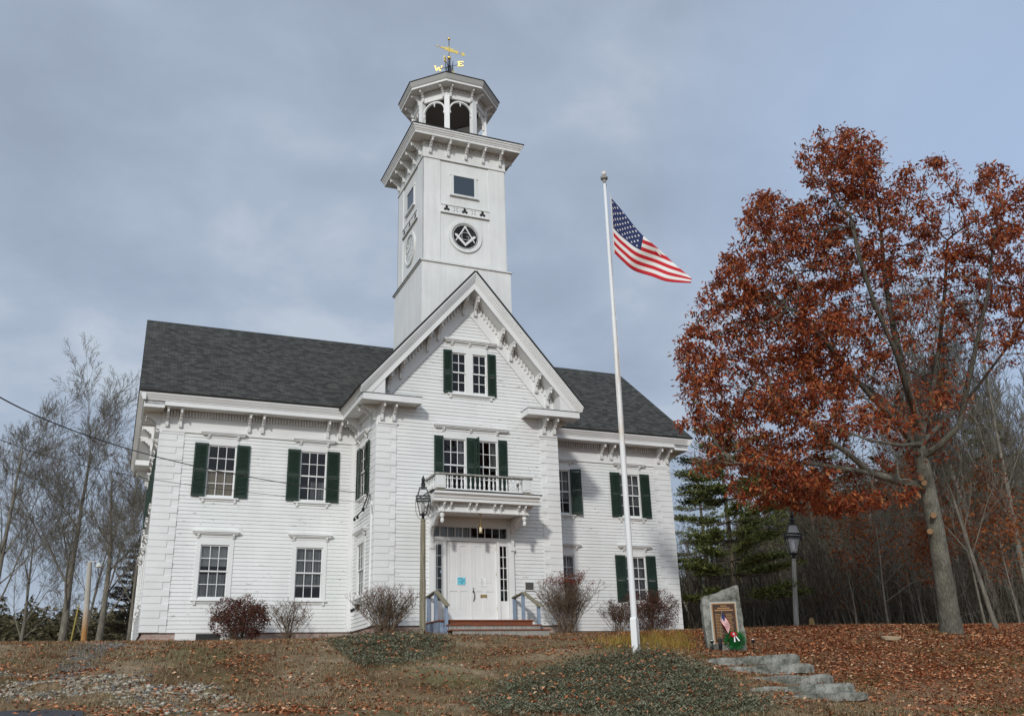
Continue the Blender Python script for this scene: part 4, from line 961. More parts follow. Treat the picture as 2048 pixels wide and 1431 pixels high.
# ---- juniper beds
m=Mat('juniper',0.85,(0.07,0.09,0.06),0.15); m.col(m.ramp(m.island(),[(0.0,(0.06,0.063,0.034)),(0.4,(0.130,0.138,0.085)),(0.75,(0.21,0.215,0.145)),(0.88,(0.25,0.235,0.17)),(1.0,(0.26,0.15,0.08))])); M_jun=m.m
def juniper(poly,n,label,hgt,seed):
    rnd=random.Random(seed); base=[p for p in scatter_px(poly,n,rnd,0.30) if noise.noise(Vector((p.x*1.6,p.y*1.6,seed+3)))>-0.36]; V=[];Fq=[]
    W_=[hit(*p) for p in poly]; cx=sum(w.x for w in W_)/len(W_); cy=sum(w.y for w in W_)/len(W_)
    for p in base:
        mound=0.55+0.75*noise.noise(Vector((p.x*1.1,p.y*1.1,seed)))+0.4*noise.noise(Vector((p.x*3,p.y*3,seed)))
        z=max(0.02,hgt*rnd.uniform(0.2,1)*max(0.15,mound))
        a=rnd.uniform(0,6.28); l=rnd.uniform(0.04,0.10); w=l*0.13; up=rnd.uniform(0.15,0.9); q=Vector((p.x,p.y,p.z+z))
        d=Vector((math.cos(a),math.sin(a),up)).normalized(); s=d.cross(Vector((rnd.uniform(-1,1),rnd.uniform(-1,1),1))).normalized()*w
        b=len(V); V+=[tuple(q-s*0.4),tuple(q+d*l*0.55-s),tuple(q+d*l),tuple(q+d*l*0.55+s)]; Fq.append((b,b+1,b+2,b+3))
    o=quickmesh('juniper_bed',V,Fq,M_jun); tag(o,label,'juniper',kind='stuff')
JA=[(655,1285),(700,1262),(790,1256),(860,1262),(888,1285),(880,1305),(830,1318),(770,1335),(715,1338),(690,1312)]
JB=[(1130,1330),(1230,1312),(1330,1312),(1375,1322),(1400,1340),(1430,1358),(1465,1382),(1515,1408),(1515,1431),(1505,1431),(1200,1431),(975,1431),(985,1400),(1050,1362)]
juniper(JA,26000,'low grey green juniper mound in front of the bare bush at the gable corner',0.17,5)
juniper(JB,75000,'wide low grey green juniper bed below the flagpole and left of the stone steps',0.20,9)
rnd=random.Random(4)
pts=scatter_px(JB,700,rnd,0.3)+scatter_px(JA,260,rnd,0.3)
for p in pts: p.z+=0.15
for (xa,ya),(xb,yb) in (((1420,1336),(1610,1327)),((1454,1352),(1640,1343)),((1496,1374),(1680,1365)),((1506,1395),(1725,1383)),((1540,1410),(1745,1397))):
    for k in range(70):
        t=rnd.random(); p=hit(xa+(xb-xa)*t,ya+(yb-ya)*t+rnd.uniform(-1.5,3)); p.z+=0.02; pts.append(p)
leaf_cards(pts,0.09,rnd,'caught_leaves',M_fallen,'rust brown leaves caught on top of the junipers','fallen leaves')
# ---- yellow daylily foliage
m=Mat('yellow_blade',0.8,(0.3,0.22,0.04),0.2); m.col(m.ramp(m.island(),[(0.0,(0.17,0.085,0.022)),(0.4,(0.27,0.16,0.03)),(0.8,(0.36,0.26,0.06)),(1.0,(0.12,0.16,0.03))])); 
PY=[(1195,1285),(1250,1282),(1275,1278),(1300,1270),(1380,1272),(1385,1300),(1330,1306),(1270,1308),(1215,1300)]
pts=[p for p in scatter_px(PY,1900,rnd,0.22) if noise.noise(Vector((p.x*1.8,p.y*1.8,1)))>-0.18]
blades(pts,0.28,0.014,rnd,'daylily_foliage',m.m,'yellow and orange arching grassy foliage around the foot of the flagpole','foliage',lean=1.1)
# ================================================================== things on the ground
def G0(px,py,d): 
    p=at(px,py,d); return p
# entrance steps
st=empty('entrance_steps',(0,-P,0),'low wooden entrance steps with rust brown treads and blue grey rails before the double doors','steps')
mb=MB(); mb.box(-1.58,1.40,-1.50,-0.06,0.02,0.06); mb.box(-1.45,1.50,-1.82,-1.46,-0.13,-0.095); mb.box(-1.45,1.66,-2.14,-1.78,-0.285,-0.25)
mb.build('tread',M_rust,st)
mb=MB(); mb.mi=1; mb.box(-1.40,1.36,-1.465,-1.44,-0.094,0.019); mb.mi=0; mb.box(-1.40,1.46,-1.79,-1.765,-0.249,-0.131); mb.box(-1.40,1.60,-2.11,-2.085,-0.45,-0.286)
mb.build('riser',[M_greypost,M_rust],st)
mb=MB(); mb.ext([(-1.44,-0.5),(-1.44,0.018),(-0.06,0.018),(-0.06,-0.5)],-1.56,-1.52,'yz'); mb.box(-1.56,-1.42,-1.435,-1.40,-0.5,0.018); mb.ext([(-1.438,-0.5),(-1.438,-0.10),(-1.76,-0.135),(-1.78,-0.5)],-1.44,-1.41,'yz'); mb.build('stringer',M_blue,st); mb=MB(); mb.ext([(-1.438,-0.5),(-1.438,0.018),(-0.06,0.018),(-0.06,-0.5)],1.34,1.37,'yz')
mb.build('stringer',M_blue,st)
for s,x in ((-1,-1.52),(1,1.30)):
    for (y,z1,xx) in ((-0.16,0.80,x),(-0.85,0.88,x),(-1.62,0.46,x+ (0.06 if s<0 else 0.16))):
        mb=MB(); mb.box(xx,xx+0.085,y-0.045,y+0.045,-0.3 if y<-1.5 else 0.061,z1); mb.build('post',M_blue,st)
    mb=MB(); xx=x+0.04
    mb.add([(xx-0.07,-0.06,0.80),(xx+0.07,-0.06,0.80),(xx+0.07,-0.92,0.885),(xx-0.07,-0.92,0.885)]+[(xx-0.07,-0.06,0.84),(xx+0.07,-0.06,0.84),(xx+0.07,-0.92,0.925),(xx-0.07,-0.92,0.925)],[(0,1,2,3),(4,7,6,5),(0,4,5,1),(1,5,6,2),(2,6,7,3),(3,7,4,0)])
    e_=0.06 if s<0 else 0.16
    mb.add([(xx-0.07,-0.921,0.885),(xx+0.07,-0.921,0.885),(xx+e_+0.07,-1.74,0.415),(xx+e_-0.07,-1.74,0.415)]+[(xx-0.07,-0.921,0.93),(xx+0.07,-0.921,0.93),(xx+e_+0.07,-1.74,0.46),(xx+e_-0.07,-1.74,0.46)],[(0,1,2,3),(4,7,6,5),(0,4,5,1),(1,5,6,2),(2,6,7,3),(3,7,4,0)])
    mb.build('handrail',M_wood,st)
# porch lantern
pl=empty('hanging_lantern',(0.02,-P-0.75,3.30),'small brass lantern hanging from the porch ceiling above the double doors','lantern'); pl.scale=(0.8,0.8,0.9)
mb=MB(); mb.lathe([(0.07,-0.03),(0.07,0.0)],n=12); mb.tube([(0,0,-0.02),(0,0,-0.38)],0.012,6); mb.lathe([(0.09,-0.44),(0.05,-0.36),(0.02,-0.33)],n=8); mb.lathe([(0.075,-0.66),(0.085,-0.64)],n=8)
for i in range(4):
    a=i*PI/2+0.4; mb.tube([(0.08*math.cos(a),0.08*math.sin(a),-0.65),(0.085*math.cos(a),0.085*math.sin(a),-0.44)],0.007,4)
mb.build('frame',M_brass,pl)
mb=MB(); mb.lathe([(0.045,-0.64),(0.06,-0.60),(0.06,-0.50),(0.03,-0.44)],n=10); mb.build('glass_globe',Mat('frosted_globe',0.3,(0.75,0.68,0.5)).m,pl,smooth=True)
# notices on the door and plaque beside it
def sheet(x0,x1,z0,z1,y,mat,name,label,cat,lines,ink):
    mb=MB(); mb.box(x0,x1,y-0.004,y,z0,z1,FG); o=mb.build(name,mat); tag(o,label,cat)
    mb=MB()
    for (a,b,c,d) in lines: mb.quad((x0+(x1-x0)*a,y-0.0055,z0+(z1-z0)*c),(x0+(x1-x0)*b,y-0.0055,z0+(z1-z0)*c),(x0+(x1-x0)*b,y-0.0055,z0+(z1-z0)*d),(x0+(x1-x0)*a,y-0.0055,z0+(z1-z0)*d),FG)
    mb.build('print',ink,o,fix=False); return o
sheet(-0.48,-0.22,1.22,1.44,0.018,M_teal,'paper_notice','teal blue paper notice taped to the left door','notice',[(0.08,0.62,0.76,0.90),(0.50,0.92,0.60,0.72),(0.08,0.9,0.44,0.50),(0.08,0.9,0.33,0.39),(0.45,0.65,0.12,0.28)],M_tealink)
sheet(0.26,0.48,1.18,1.42,0.018,M_paper,'paper_notice','white typed paper notice taped to the right door','notice',[(0.1,0.5,0.86,0.92)]+[(0.1,0.55+0.3*((i*7)%3)/3,0.74-0.08*i,0.765-0.08*i) for i in range(8)],M_ink)
sheet(-1.05,-0.985,1.55,1.66,0.028,Mat('blue_sticker',0.6,(0.25,0.38,0.62)).m,'window_sticker','small blue sticker on the glass left of the doors','sticker',[(0.2,0.8,0.3,0.7)],M_paper)
pq=empty('wall_plaque',(1.93,-P-0.03,1.20),'small dark framed plaque on the clapboards right of the entrance','plaque')
mb=MB(); mb.box(-0.165,0.165,-0.03,0.0,-0.14,0.14); mb.build('frame',M_trim,pq); mb=MB(); mb.box(-0.14,0.14,-0.036,-0.0301,-0.115,0.115); mb.build('panel',Mat('dark_plaque',0.4,(0.09,0.085,0.075)).m,pq)
# lamp posts
m=Mat('cloudy_glass'); m.n.remove(m.p)
tr=m.n.new('ShaderNodeBsdfTransparent'); gl=m.n.new('ShaderNodeBsdfDiffuse'); gl.inputs[0].default_value=(0.7,0.72,0.75,1)
ms=m.n.new('ShaderNodeMixShader'); ms.inputs[0].default_value=0.30; m.l.new(tr.outputs[0],ms.inputs[1]); m.l.new(gl.outputs[0],ms.inputs[2]); m.l.new(ms.outputs[0],m.n['Material Output'].inputs[0]); M_hazeglass=m.m
def lamp_post(base,height,postmat,label,lean=0,rz=0.0,style=0):
    """height to finial tip"""
    r=empty('lamp_post',tuple(base),label,'lamp post','old style lantern posts beside the hall',rz)
    r.rotation_euler=(0,lean,rz); k=height; q_=1.35 if style else 1.0; lh=1.20*q_; ph=k-lh
    mb=MB()
    s=0.095
    mb.lathe([(s*1.0,-0.4),(s*1.0,ph*0.45),(s*0.90,ph*0.47),(s*0.86,ph*0.955),(s*0.72,ph*0.965),(s*0.72,ph*0.975),(s*0.9,ph*0.985),(s*0.7,ph)],n=8,sq=True); mb.build('post',postmat,r)
    LM=Mt(0,0,ph)@Matrix.Diagonal((q_,q_,q_,1)); mb=MB(); z=0.0
    mb.lathe([(0.045,z),(0.045,z+0.14)],n=8)
    b,t=0.095,0.20; z0,z1,z2,z3=z+0.14,z+0.58,z+0.66,z+0.93
    for sx,sy in ((1,1),(1,-1),(-1,-1),(-1,1)):
        mb.tube([(sx*b,sy*b,z0),(sx*t*0.9,sy*t*0.9,z1)],0.014,4); mb.tube([(sx*t,sy*t,z1),(sx*t,sy*t,z2)],0.013,4); mb.tube([(sx*t*0.86,sy*t*0.86,z2),(sx*0.10,sy*0.10,z3)],0.012,4)
    for sx in (-1,1): mb.tube([(sx*0.03,0,z-0.04),(sx*0.17,0,z+0.10),(sx*0.215,0,z+0.26),(sx*0.225,0,z1)],0.009,4)
    for (q,zz,hh) in ((b,z0,0.03),(t,z1,0.055),(t,z2,0.045),(0.105,z3,0.03)):
        for s1 in (-1,1):
            mb.box(-q-0.012,q+0.012,s1*q-0.012,s1*q+0.012,zz-hh/2,zz+hh/2); mb.box(s1*q-0.012,s1*q+0.012,-q+0.0125,q-0.0125,zz-hh/2,zz+hh/2)
    mb.lathe([(0.07,z0-0.005),(0.05,z0+0.04),(0.03,z0+0.06)],n=8)
    mb.lathe([(0.06,z3),(0.06,z3+0.13),(0.08,z3+0.135),(0.05,z3+0.17),(0.035,z3+0.20),(0.055,z3+0.22),(0.055,z3+0.27),(0.035,z3+0.31),(0.015,z3+0.325),(0.028,z3+0.345),(0.02,z3+0.37),(0.0,z3+0.38)],n=10)
    mb.v=[tuple(LM@Vector(v)) for v in mb.v]; mb.build('lantern',M_black,r)
    mb=MB()
    for s1 in (0,1,2,3):
        M=Mz(s1*PI/2)
        mb.quad((-b,-b,z0),(b,-b,z0),(t*0.9,-t*0.9,z1),(-t*0.9,-t*0.9,z1),M); mb.quad((-t,-t,z1),(t,-t,z1),(t,-t,z2),(-t,-t,z2),M); mb.quad((-t*0.86,-t*0.86,z2),(t*0.86,-t*0.86,z2),(0.10,-0.10,z3),(-0.10,-0.10,z3),M)
    mb.v=[tuple(LM@Vector(v)) for v in mb.v]; mb.build('pane',M_lampglass if not style else M_hazeglass,r,fix=False)
    mb=MB(); mb.lathe([(0.035,z0+0.05),(0.05,z0+0.10),(0.06,z0+0.20),(0.04,z0+0.32),(0.03,z0+0.38)],n=8); mb.v=[tuple(LM@Vector(v)) for v in mb.v]; mb.build('bulb',M_flue if style else Mat('clear_flue',0.3,(0.35,0.35,0.33)).m,r,smooth=True)
    return r
b1=at(845,1262,24.9); t1=at(849,958,24.9)
def onplane(px,py,y):
    r=ray(px,py); return CAM+r*((y-CAM.y)/r.y)
pb=onplane(845,1262,-4.4); t1=onplane(849,958,-4.4)
lamp_post(pb,t1.z-pb.z,M_wood,'lamp post of weathered greenish wood standing left of the entrance steps',rz=-0.32,lean=0.0)
pb2=at(1593,1256,33.0)
lamp_post(pb2,4.1,M_greypost,'lamp post with a grey painted pole in front of the woods under the oak',rz=-0.55,style=1,lean=0.09)
# flagpole and flag
fb=hit(1273,1305); 
ft=at(1208,352,(fb-CAM).dot(FW)+3.6)
# solve the leaning pole: top must be on the ray through its tip; pole almost vertical
best=None
for i in range(400):
    d=22+i*0.02; p=at(1208,352,d); off=Vector((p.x-fb.x,p.y-fb.y)).length
    if best is None or off<best[0]: best=(off,p)
ft=best[1]; ax_=(ft-fb); PH=ax_.length
fp=empty('flagpole',tuple(fb),'tall white flagpole with rust stains standing in front of the hall','flagpole'); fp.rotation_euler=ax_.to_track_quat('Z','Y').to_euler()
mb=MB(); mb.lathe([(0.075,-0.3),(0.075,1.0),(0.072,PH*0.35),(0.06,PH*0.65),(0.062,PH*0.66),(0.05,PH*0.67),(0.04,PH*0.98)],n=14); mb.build('pole',M_pole,fp,smooth=True)
mb=MB()
rr=RT.copy(); rr.z=0; rr.normalize(); Mr=Mz(math.atan2(rr.y,rr.x))
for s in (-1,1):
    a,b=(0.076,0.15) if s>0 else (-0.15,-0.076)
    mb.ext([(a,-0.4),(b,-0.4),(b,0.74 if s>0 else 0.74),((b-0.05*s) if s>0 else a,0.80),(a if s>0 else b+0.05,0.80 if s>0 else 0.80),(a,0.74)] if s>0 else [(a,-0.4),(b,-0.4),(b,0.80),(a+0.05,0.80),(a,0.74)],-0.07,0.07,'xz',Mr)
mb.build('base_post',M_trim,fp)
mb=MB(); mb.lathe([(0.02,PH*0.98),(0.045,PH*0.985),(0.05,PH*0.99),(0.10,PH*0.992),(0.11,PH*0.996),(0.04,PH*0.999)],n=12); mb.box(0.04,0.20,-0.015,0.015,PH*0.984,PH*0.987,Mr); mb.box(0.15,0.17,-0.01,0.01,PH*0.976,PH*0.984,Mr); mb.build('truck',M_greypost,fp)
mb=MB(); mb.lathe([(0.02,-0.075),(0.052,-0.05),(0.072,0),(0.052,0.05),(0.02,0.07)],(0,0,PH*1.006),14); mb.build('ball',Mat('ball_white',0.4,(0.7,0.66,0.6)).m,fp,smooth=True)
mb=MB(); mb.box(0.05,0.09,-0.02,0.02,1.62,1.80,Mr); mb.build('cleat',M_trim,fp)
# halyard, held off the pole by the flag
hal=[Mr@Vector((0.15,0,PH*0.976)),Mr@Vector((0.19,0,PH*0.93)),Mr@Vector((0.30,0,PH*0.80)),Mr@Vector((0.22,0,PH*0.60)),Mr@Vector((0.12,0,PH*0.30)),Mr@Vector((0.09,0,1.75))]
mb=MB(); mb.tube(hal,0.007,4); mb.tube([Mr@Vector((0.17,0,PH*0.976)),Mr@Vector((0.10,-0.05,PH*0.6)),Mr@Vector((0.08,-0.05,1.75))],0.006,4); mb.build('halyard',M_trim,fp)
# flag: mesh grid from measured outline; v across hoist, u along fly
fd=(fb-CAM).dot(FW)+3.2
def flag_mesh(corners,depth,amp,seed,scale=1.0):
    """corners: function (u,v)->photo point; flag plane rippled in depth"""
    nu,nv=60,39; V=[];Fq=[];mi=[]
    for j in range(nv+1):
        for i in range(nu+1):
            u,v=i/nu,j/nv
            vt=0.0 if u<0.12 else 0.76*((u-0.12)/0.88)**1.15          # the upper fly corner is folded back behind the cloth
            back=0.0
            if v>=vt: sv=(v-vt)/(1-vt)
            else: sv=(vt-v)/(1-vt)*0.30; back=0.05+0.12*(vt-v)
            px,py=corners(u,sv)
            d=depth+amp*(math.sin(u*9.0+v*3.2)*0.6+math.sin(u*17+v*5+1)*0.25)*min(1,u*3)-u*0.95-v*amp*0.6+back
            V.append(tuple(at(px,py,d)))
    for j in range(nv):
        for i in range(nu):
            Fq.append((j*(nu+1)+i,j*(nu+1)+i+1,(j+1)*(nu+1)+i+1,(j+1)*(nu+1)+i))
            st_=j//3
            canton=(i<nu*0.42 and st_<7)
            mi.append(2 if canton else (0 if st_%2==0 else 1))
    me=bpy.data.meshes.new('flag'); me.from_pydata(V,[],Fq)
    for mm in (M_red,M_fwhite,M_navy): me.materials.append(mm)
    me.polygons.foreach_set('material_index',mi); me.polygons.foreach_set('use_smooth',[True]*len(Fq)); me.update(); return me,V,nu,nv
def catmull(P_,t):
    n=len(P_)-1; x=t*n; i=min(int(x),n-1); f=x-i; p0=P_[max(i-1,0)];p1=P_[i];p2=P_[i+1];p3=P_[min(i+2,n)]
    return tuple(0.5*((2*p1[k])+(-p0[k]+p2[k])*f+(2*p0[k]-5*p1[k]+4*p2[k]-p3[k])*f*f+(-p0[k]+3*p1[k]-3*p2[k]+p3[k])*f**3) for k in (0,1))
# flag outline: top edge folds over, so it runs down the slope; bottom edge sags
TOP=[(1222,395),(1250,428),(1281,466),(1318,498),(1352,530),(1383,556)]
BOT=[(1229,506),(1246,523),(1268,541),(1305,553),(1335,563),(1382,566)]
# crest: in the photograph the stripes near the head are hidden in the fold at the fly end
def fcorner(u,v):
    a=catmull(TOP,u); b=catmull(BOT,u)
    # canton keeps its height at the hoist, the fly end is gathered
    w=v
    hx,hy=a[0]+(b[0]-a[0])*w,a[1]+(b[1]-a[1])*w
    return hx,hy
fl=empty('flag',tuple(at(1222,395,fd)),'American flag with stars and stripes flying from the tall white flagpole','flag')
me,FV,nu,nv=flag_mesh(fcorner,fd,0.12,1)
off=Vector(fl.location)
for vtx in me.vertices: vtx.co-=off
fo=bpy.data.objects.new('cloth',me); col.objects.link(fo); fo.parent=fl
sol=fo.modifiers.new('thick','SOLIDIFY'); sol.thickness=0.004
mb=MB()
def fpt(u,v): 
    i=min(int(u*nu),nu-1); j=min(int(v*nv),nv-1); fu=u*nu-i; fv_=v*nv-j
    g=lambda a,b: Vector(FV[b*(nu+1)+a]); return (g(i,j)*(1-fu)+g(i+1,j)*fu)*(1-fv_)+(g(i,j+1)*(1-fu)+g(i+1,j+1)*fu)*fv_
for r in range(9):
    for c_ in range(6 if r%2==0 else 5):
        u=0.42*((c_*2+1+(r%2))/12.0); v=(7/13)*((r+1)/10.0)
        if u>0.12 and v<0.76*((u-0.12)/0.88)**1.15+0.02: continue
        pts_=[]
        for k in range(10):
            a=PI/2+k*PI/5; rad=(1.0 if k%2==0 else 0.42)
            p=fpt(min(max(u+rad*math.cos(a)*0.015,0),1),min(max(v-rad*math.sin(a)*0.024,0),1)); pts_.append(p-ray(1280,460)*0.012-off)
        mb.add(pts_,[tuple(range(10))])
        mb.add([p+ray(1280,460)*0.024 for p in pts_],[tuple(range(10))])
mb.build('stars',M_fwhite,fl,fix=False)
mb=MB(); mb.tube([fpt(0,0)-off,fpt(0,0.5)-off,fpt(0,1)-off],0.018,5); mb.tube([fpt(0,0)-off,fpt(0,0)-off+UP*0.14-RT*0.06],0.008,4); mb.build('heading',M_fwhite,fl)
# memorial stone
msb=at(1450,1291,23.6); msz=H(msb.x,msb.y)
fwd=Vector((CAM.x-msb.x,CAM.y-msb.y,0)).normalized()
mang=math.atan2(fwd.y,fwd.x)+PI/2   # local -y faces the camera
ms_=empty('memorial_stone',(msb.x,msb.y,msz),'rough granite memorial stone with a slanted top and a bronze tablet, near the stone steps','memorial',rz=mang+0.22)
outl=[(-0.50,-0.3),(0.52,-0.3),(0.53,0.3),(0.50,0.9),(0.47,1.50),(0.465,1.62),(0.20,1.54),(-0.10,1.44),(-0.38,1.36),(-0.50,1.33),(-0.515,1.0),(-0.50,0.5),(-0.46,0.1)]
bm=bmesh.new()
mb=MB(); mb.ext(outl,-0.14,0.16,'xz'); me=mb.mesh('granite_block',M_granite); bm.from_mesh(me); bmesh.ops.triangulate(bm,faces=bm.faces); bmesh.ops.subdivide_edges(bm,edges=bm.edges,cuts=3,use_grid_fill=True)
for v in bm.verts:
    v.co+=Vector((noise.noise(v.co*6),noise.noise(v.co*6+Vector((9,0,0)))*(1.0 if v.co.y>-0.12 else 0.25),noise.noise(v.co*6+Vector((0,9,0)))))*0.028
bm.to_mesh(me); bm.free(); o=bpy.data.objects.new('granite_block',me); col.objects.link(o); o.parent=ms_
mb=MB(); mb.box(-0.33,0.36,-0.165,-0.13,0.15,1.20); mb.build('tablet_ground',Mat('smooth_granite',0.7,(0.42,0.42,0.39)).m,ms_)
mb=MB(); mb.box(-0.29,0.33,-0.185,-0.166,0.17,1.165); mb.build('tablet_rim',M_bredge,ms_)
mb=MB(); mb.box(-0.265,0.305,-0.192,-0.1855,0.195,1.14); tb=mb.build('bronze_tablet',M_bronze,ms_)
mb=MB(); rnd=random.Random(8)
for i in range(3): mb.box(-0.06-0.08*i,0.10+0.08*i,-0.196,-0.1925,1.08-i*0.055,1.10-i*0.055+0.006*i)
for c0 in (-0.22,0.06):
    for i in range(17): mb.box(c0,c0+rnd.uniform(0.13,0.2),-0.196,-0.1925,0.88-i*0.037,0.893-i*0.037)
mb.build('raised_lettering',M_bredge,ms_)
mw=ms_.matrix_basis.copy(); MW=Mt(msb.x,msb.y,msz)@Mz(mang+0.22)
# small flag by the memorial
sf=empty('small_flag',tuple(MW@Vector((-0.18,-0.30,0.0))),'small American flag on a thin stick in a holder leaning before the bronze tablet','flag',rz=mang+0.22)
mb=MB(); mb.tube([(0.0,0,0.0),(0.04,0,0.45),(0.13,0.02,1.0)],0.007,5); mb.build('stick',M_wood,sf)
mb=MB(); mb.lathe([(0.02,0.0),(0.035,0.05),(0.05,0.12),(0.045,0.22),(0.03,0.30)],n=8); mb.build('holder',M_black,sf)
V=[];Fq=[];mi=[];a_,b_=13,13
for j in range(b_+1):
    for i in range(a_+1):
        u,v=i/a_,j/b_
        x=0.125+u*0.19-v*0.055-0.02*u*v; z=0.97-v*0.25-u*(0.40-0.07*v)-0.015*math.sin(u*6); y=0.02+0.03*math.sin(u*7+v*2)
        V.append((x,y,z))
for j in range(b_):
    for i in range(a_):
        Fq.append((j*(a_+1)+i,j*(a_+1)+i+1,(j+1)*(a_+1)+i+1,(j+1)*(a_+1)+i)); mi.append(2 if (i<5 and j<7) else (j%2))
me=bpy.data.meshes.new('cloth'); me.from_pydata(V,[],Fq)
for mm in (M_red,M_fwhite,M_navy): me.materials.append(mm)
me.polygons.foreach_set('material_index',mi); me.update(); o=bpy.data.objects.new('cloth',me); col.objects.link(o); o.parent=sf
# wreath
wr=empty('wreath',tuple(MW@Vector((0.22,-0.34,0.0))),'round green wreath with a red and white bow leaning on the memorial stone','wreath',rz=mang+0.22)
wr.rotation_euler=(-0.35,0,mang+0.22); wr.scale=(1.3,1.3,1.3)
V=[];Fq=[];rnd=random.Random(2)
for i in range(1500):
    a=rnd.uniform(0,2*PI); b=rnd.uniform(0,2*PI); R0=0.125; r0=0.06*math.sqrt(rnd.random())
    c=Vector(((R0+r0*math.cos(b))*math.cos(a)*1.05,r0*math.sin(b),0.19+(R0+r0*math.cos(b))*math.sin(a)*0.95)); d=Vector((math.cos(a)*math.cos(b)+rnd.uniform(-.5,.5),math.sin(b)+rnd.uniform(-.5,.5),math.sin(a)*math.cos(b)+rnd.uniform(-.5,.5))).normalized()
    s=d.orthogonal().normalized()*0.008; b_=len(V); V+=[tuple(c-s),tuple(c+s),tuple(c+d*0.05)]; Fq.append((b_,b_+1,b_+2))
m=Mat('wreath_green',0.5,(0.01,0.15,0.03)); m.col(m.ramp(m.island(),[(0,(0.008,0.11,0.03)),(1,(0.03,0.33,0.07))])); quickmesh('greenery',V,Fq,m.m,wr)
mb=MB(); 
for i in range(8):
    a=i*PI/4; mb.lathe([(0.0,-0.03),(0.028,0),(0.0,0.03)],(-0.03+0.045*math.cos(a),-0.075,0.275+0.04*math.sin(a)),6)
mb.build('bow',M_red,wr)
mb=MB(); mb.lathe([(0.0,-0.03),(0.028,0),(0.0,0.03)],(-0.03,-0.095,0.275),6); mb.ext([(-0.03,0.25),(-0.05,0.12),(-0.02,0.12),(-0.015,0.25)],-0.09,-0.085,'xz'); mb.ext([(-0.01,0.25),(0.04,0.13),(0.07,0.14),(0.005,0.25)],-0.092,-0.087,'xz'); mb.build('ribbon',M_fwhite,wr)
# two little ground spotlights
for (px,py,lab) in ((1424,1283,'small ground spotlight left of the memorial stone'),(1506,1281,'small ground spotlight right of the memorial stone')):
    p=at(px,py,23.2); gz=H(p.x,p.y); s=empty('spotlight',(p.x,p.y,gz),lab,'spotlight','spotlights beside the memorial stone',rz=mang)
    mb=MB(); h=max(p.z-gz,0.08); mb.tube([(0,0,-0.05),(0,0,h)],0.012,5); mb.lathe([(0.02,-0.04),(0.05,0.0),(0.05,0.03)],(0,0,h),8); mb.build('housing',M_black,s)
    mb=MB(); mb.lathe([(0.0,0.035),(0.035,0.032),(0.04,0.05),(0.0,0.055)],(0,0,h),8); mb.build('lens',Mat('lens',0.2,(0.8,0.78,0.65)).m,s)
# stone steps down the bank
SL=[((1420,1334),(1604,1324),20),((1454,1350),(1634,1341),18),((1496,1372),(1672,1363),19),((1506,1393),(1717,1381),20),((1558,1406),(1741,1393),14)]
words=['topmost','second','third','fourth','lowest']
SD_=[22.3,21.4,20.4,19.6,18.9]
for i,((x0,y0),(x1,y1),hh) in enumerate(SL):
    hm=hit((x0+x1)/2,(y0+y1)/2); dm=(hm-CAM).dot(FW)-0.20; a=at(x0,y0,dm-0.15); b=at(x1,y1,dm+0.2); zt=(b.z-a.z); b.z=a.z=(a.z+b.z)/2; dv=(b-a); Ln=dv.length; ang=math.atan2(dv.y,dv.x)
    s=empty('stone_step',((a.x+b.x)/2,(a.y+b.y)/2,a.z),words[i]+' rough granite slab of the stone steps climbing the bank','step','granite slab steps up the bank',rz=ang)
    th=hh*0.85*dm/FPX
    mb=MB(); mb.box(-Ln/2,Ln/2,0.0,0.62,-0.035,th); me=mb.mesh('slab',M_granite); bm=bmesh.new(); bm.from_mesh(me); bmesh.ops.subdivide_edges(bm,edges=[e for e in bm.edges if abs(e.verts[0].co.x-e.verts[1].co.x)>0.5],cuts=14,use_grid_fill=True); bmesh.ops.subdivide_edges(bm,edges=[e for e in bm.edges],cuts=1,use_grid_fill=True)
    for v in bm.verts:
        q=v.co*2.3+Vector((i*7,0,0)); e_=abs(v.co.x)/(Ln/2)
        v.co+=Vector((noise.noise(q*1.5)*0.03,noise.noise(q+Vector((5,0,0)))*0.07+ (0.10 if v.co.x>0 else 0.05)*max(0,e_-0.82)/0.18,noise.noise(q+Vector((0,8,0)))*0.035-0.05*max(0,e_-0.85)/0.15*(v.co.z>0)))
    bm.to_mesh(me); bm.free(); o=bpy.data.objects.new('slab',me); col.objects.link(o); o.parent=s; o.rotation_euler=(0,-math.atan2(zt,Ln),0)
# cut log slice and stump
p=hit(1783,1279); mb=MB(); mb.lathe([(0.24,-0.05),(0.27,0.03),(0.25,0.05)],n=18); o=mb.build('log_slice',Mat('cut_wood',0.85,(0.42,0.33,0.22)).m); o.location=(p.x,p.y,p.z+0.02); o.rotation_euler=(0.06,0.05,0.3); o.scale=(1.2,0.9,1); tag(o,'pale flat cut log slice lying among the leaves left of the oak','log')
p=at(1625,1254,31.5); mb=MB(); mb.lathe([(0.11,-0.4),(0.10,0.12),(0.09,0.13)],n=10); mb.ext([(-0.10,0.1),(0.10,0.1),(0.08,0.28),(0.0,0.33),(-0.09,0.26)],-0.03,0.03,'xz'); o=mb.build('tree_stump',Mat('stump_wood',0.85,(0.30,0.20,0.09)).m); o.location=tuple(p); tag(o,'small split tree stump just right of the grey lamp post','stump')
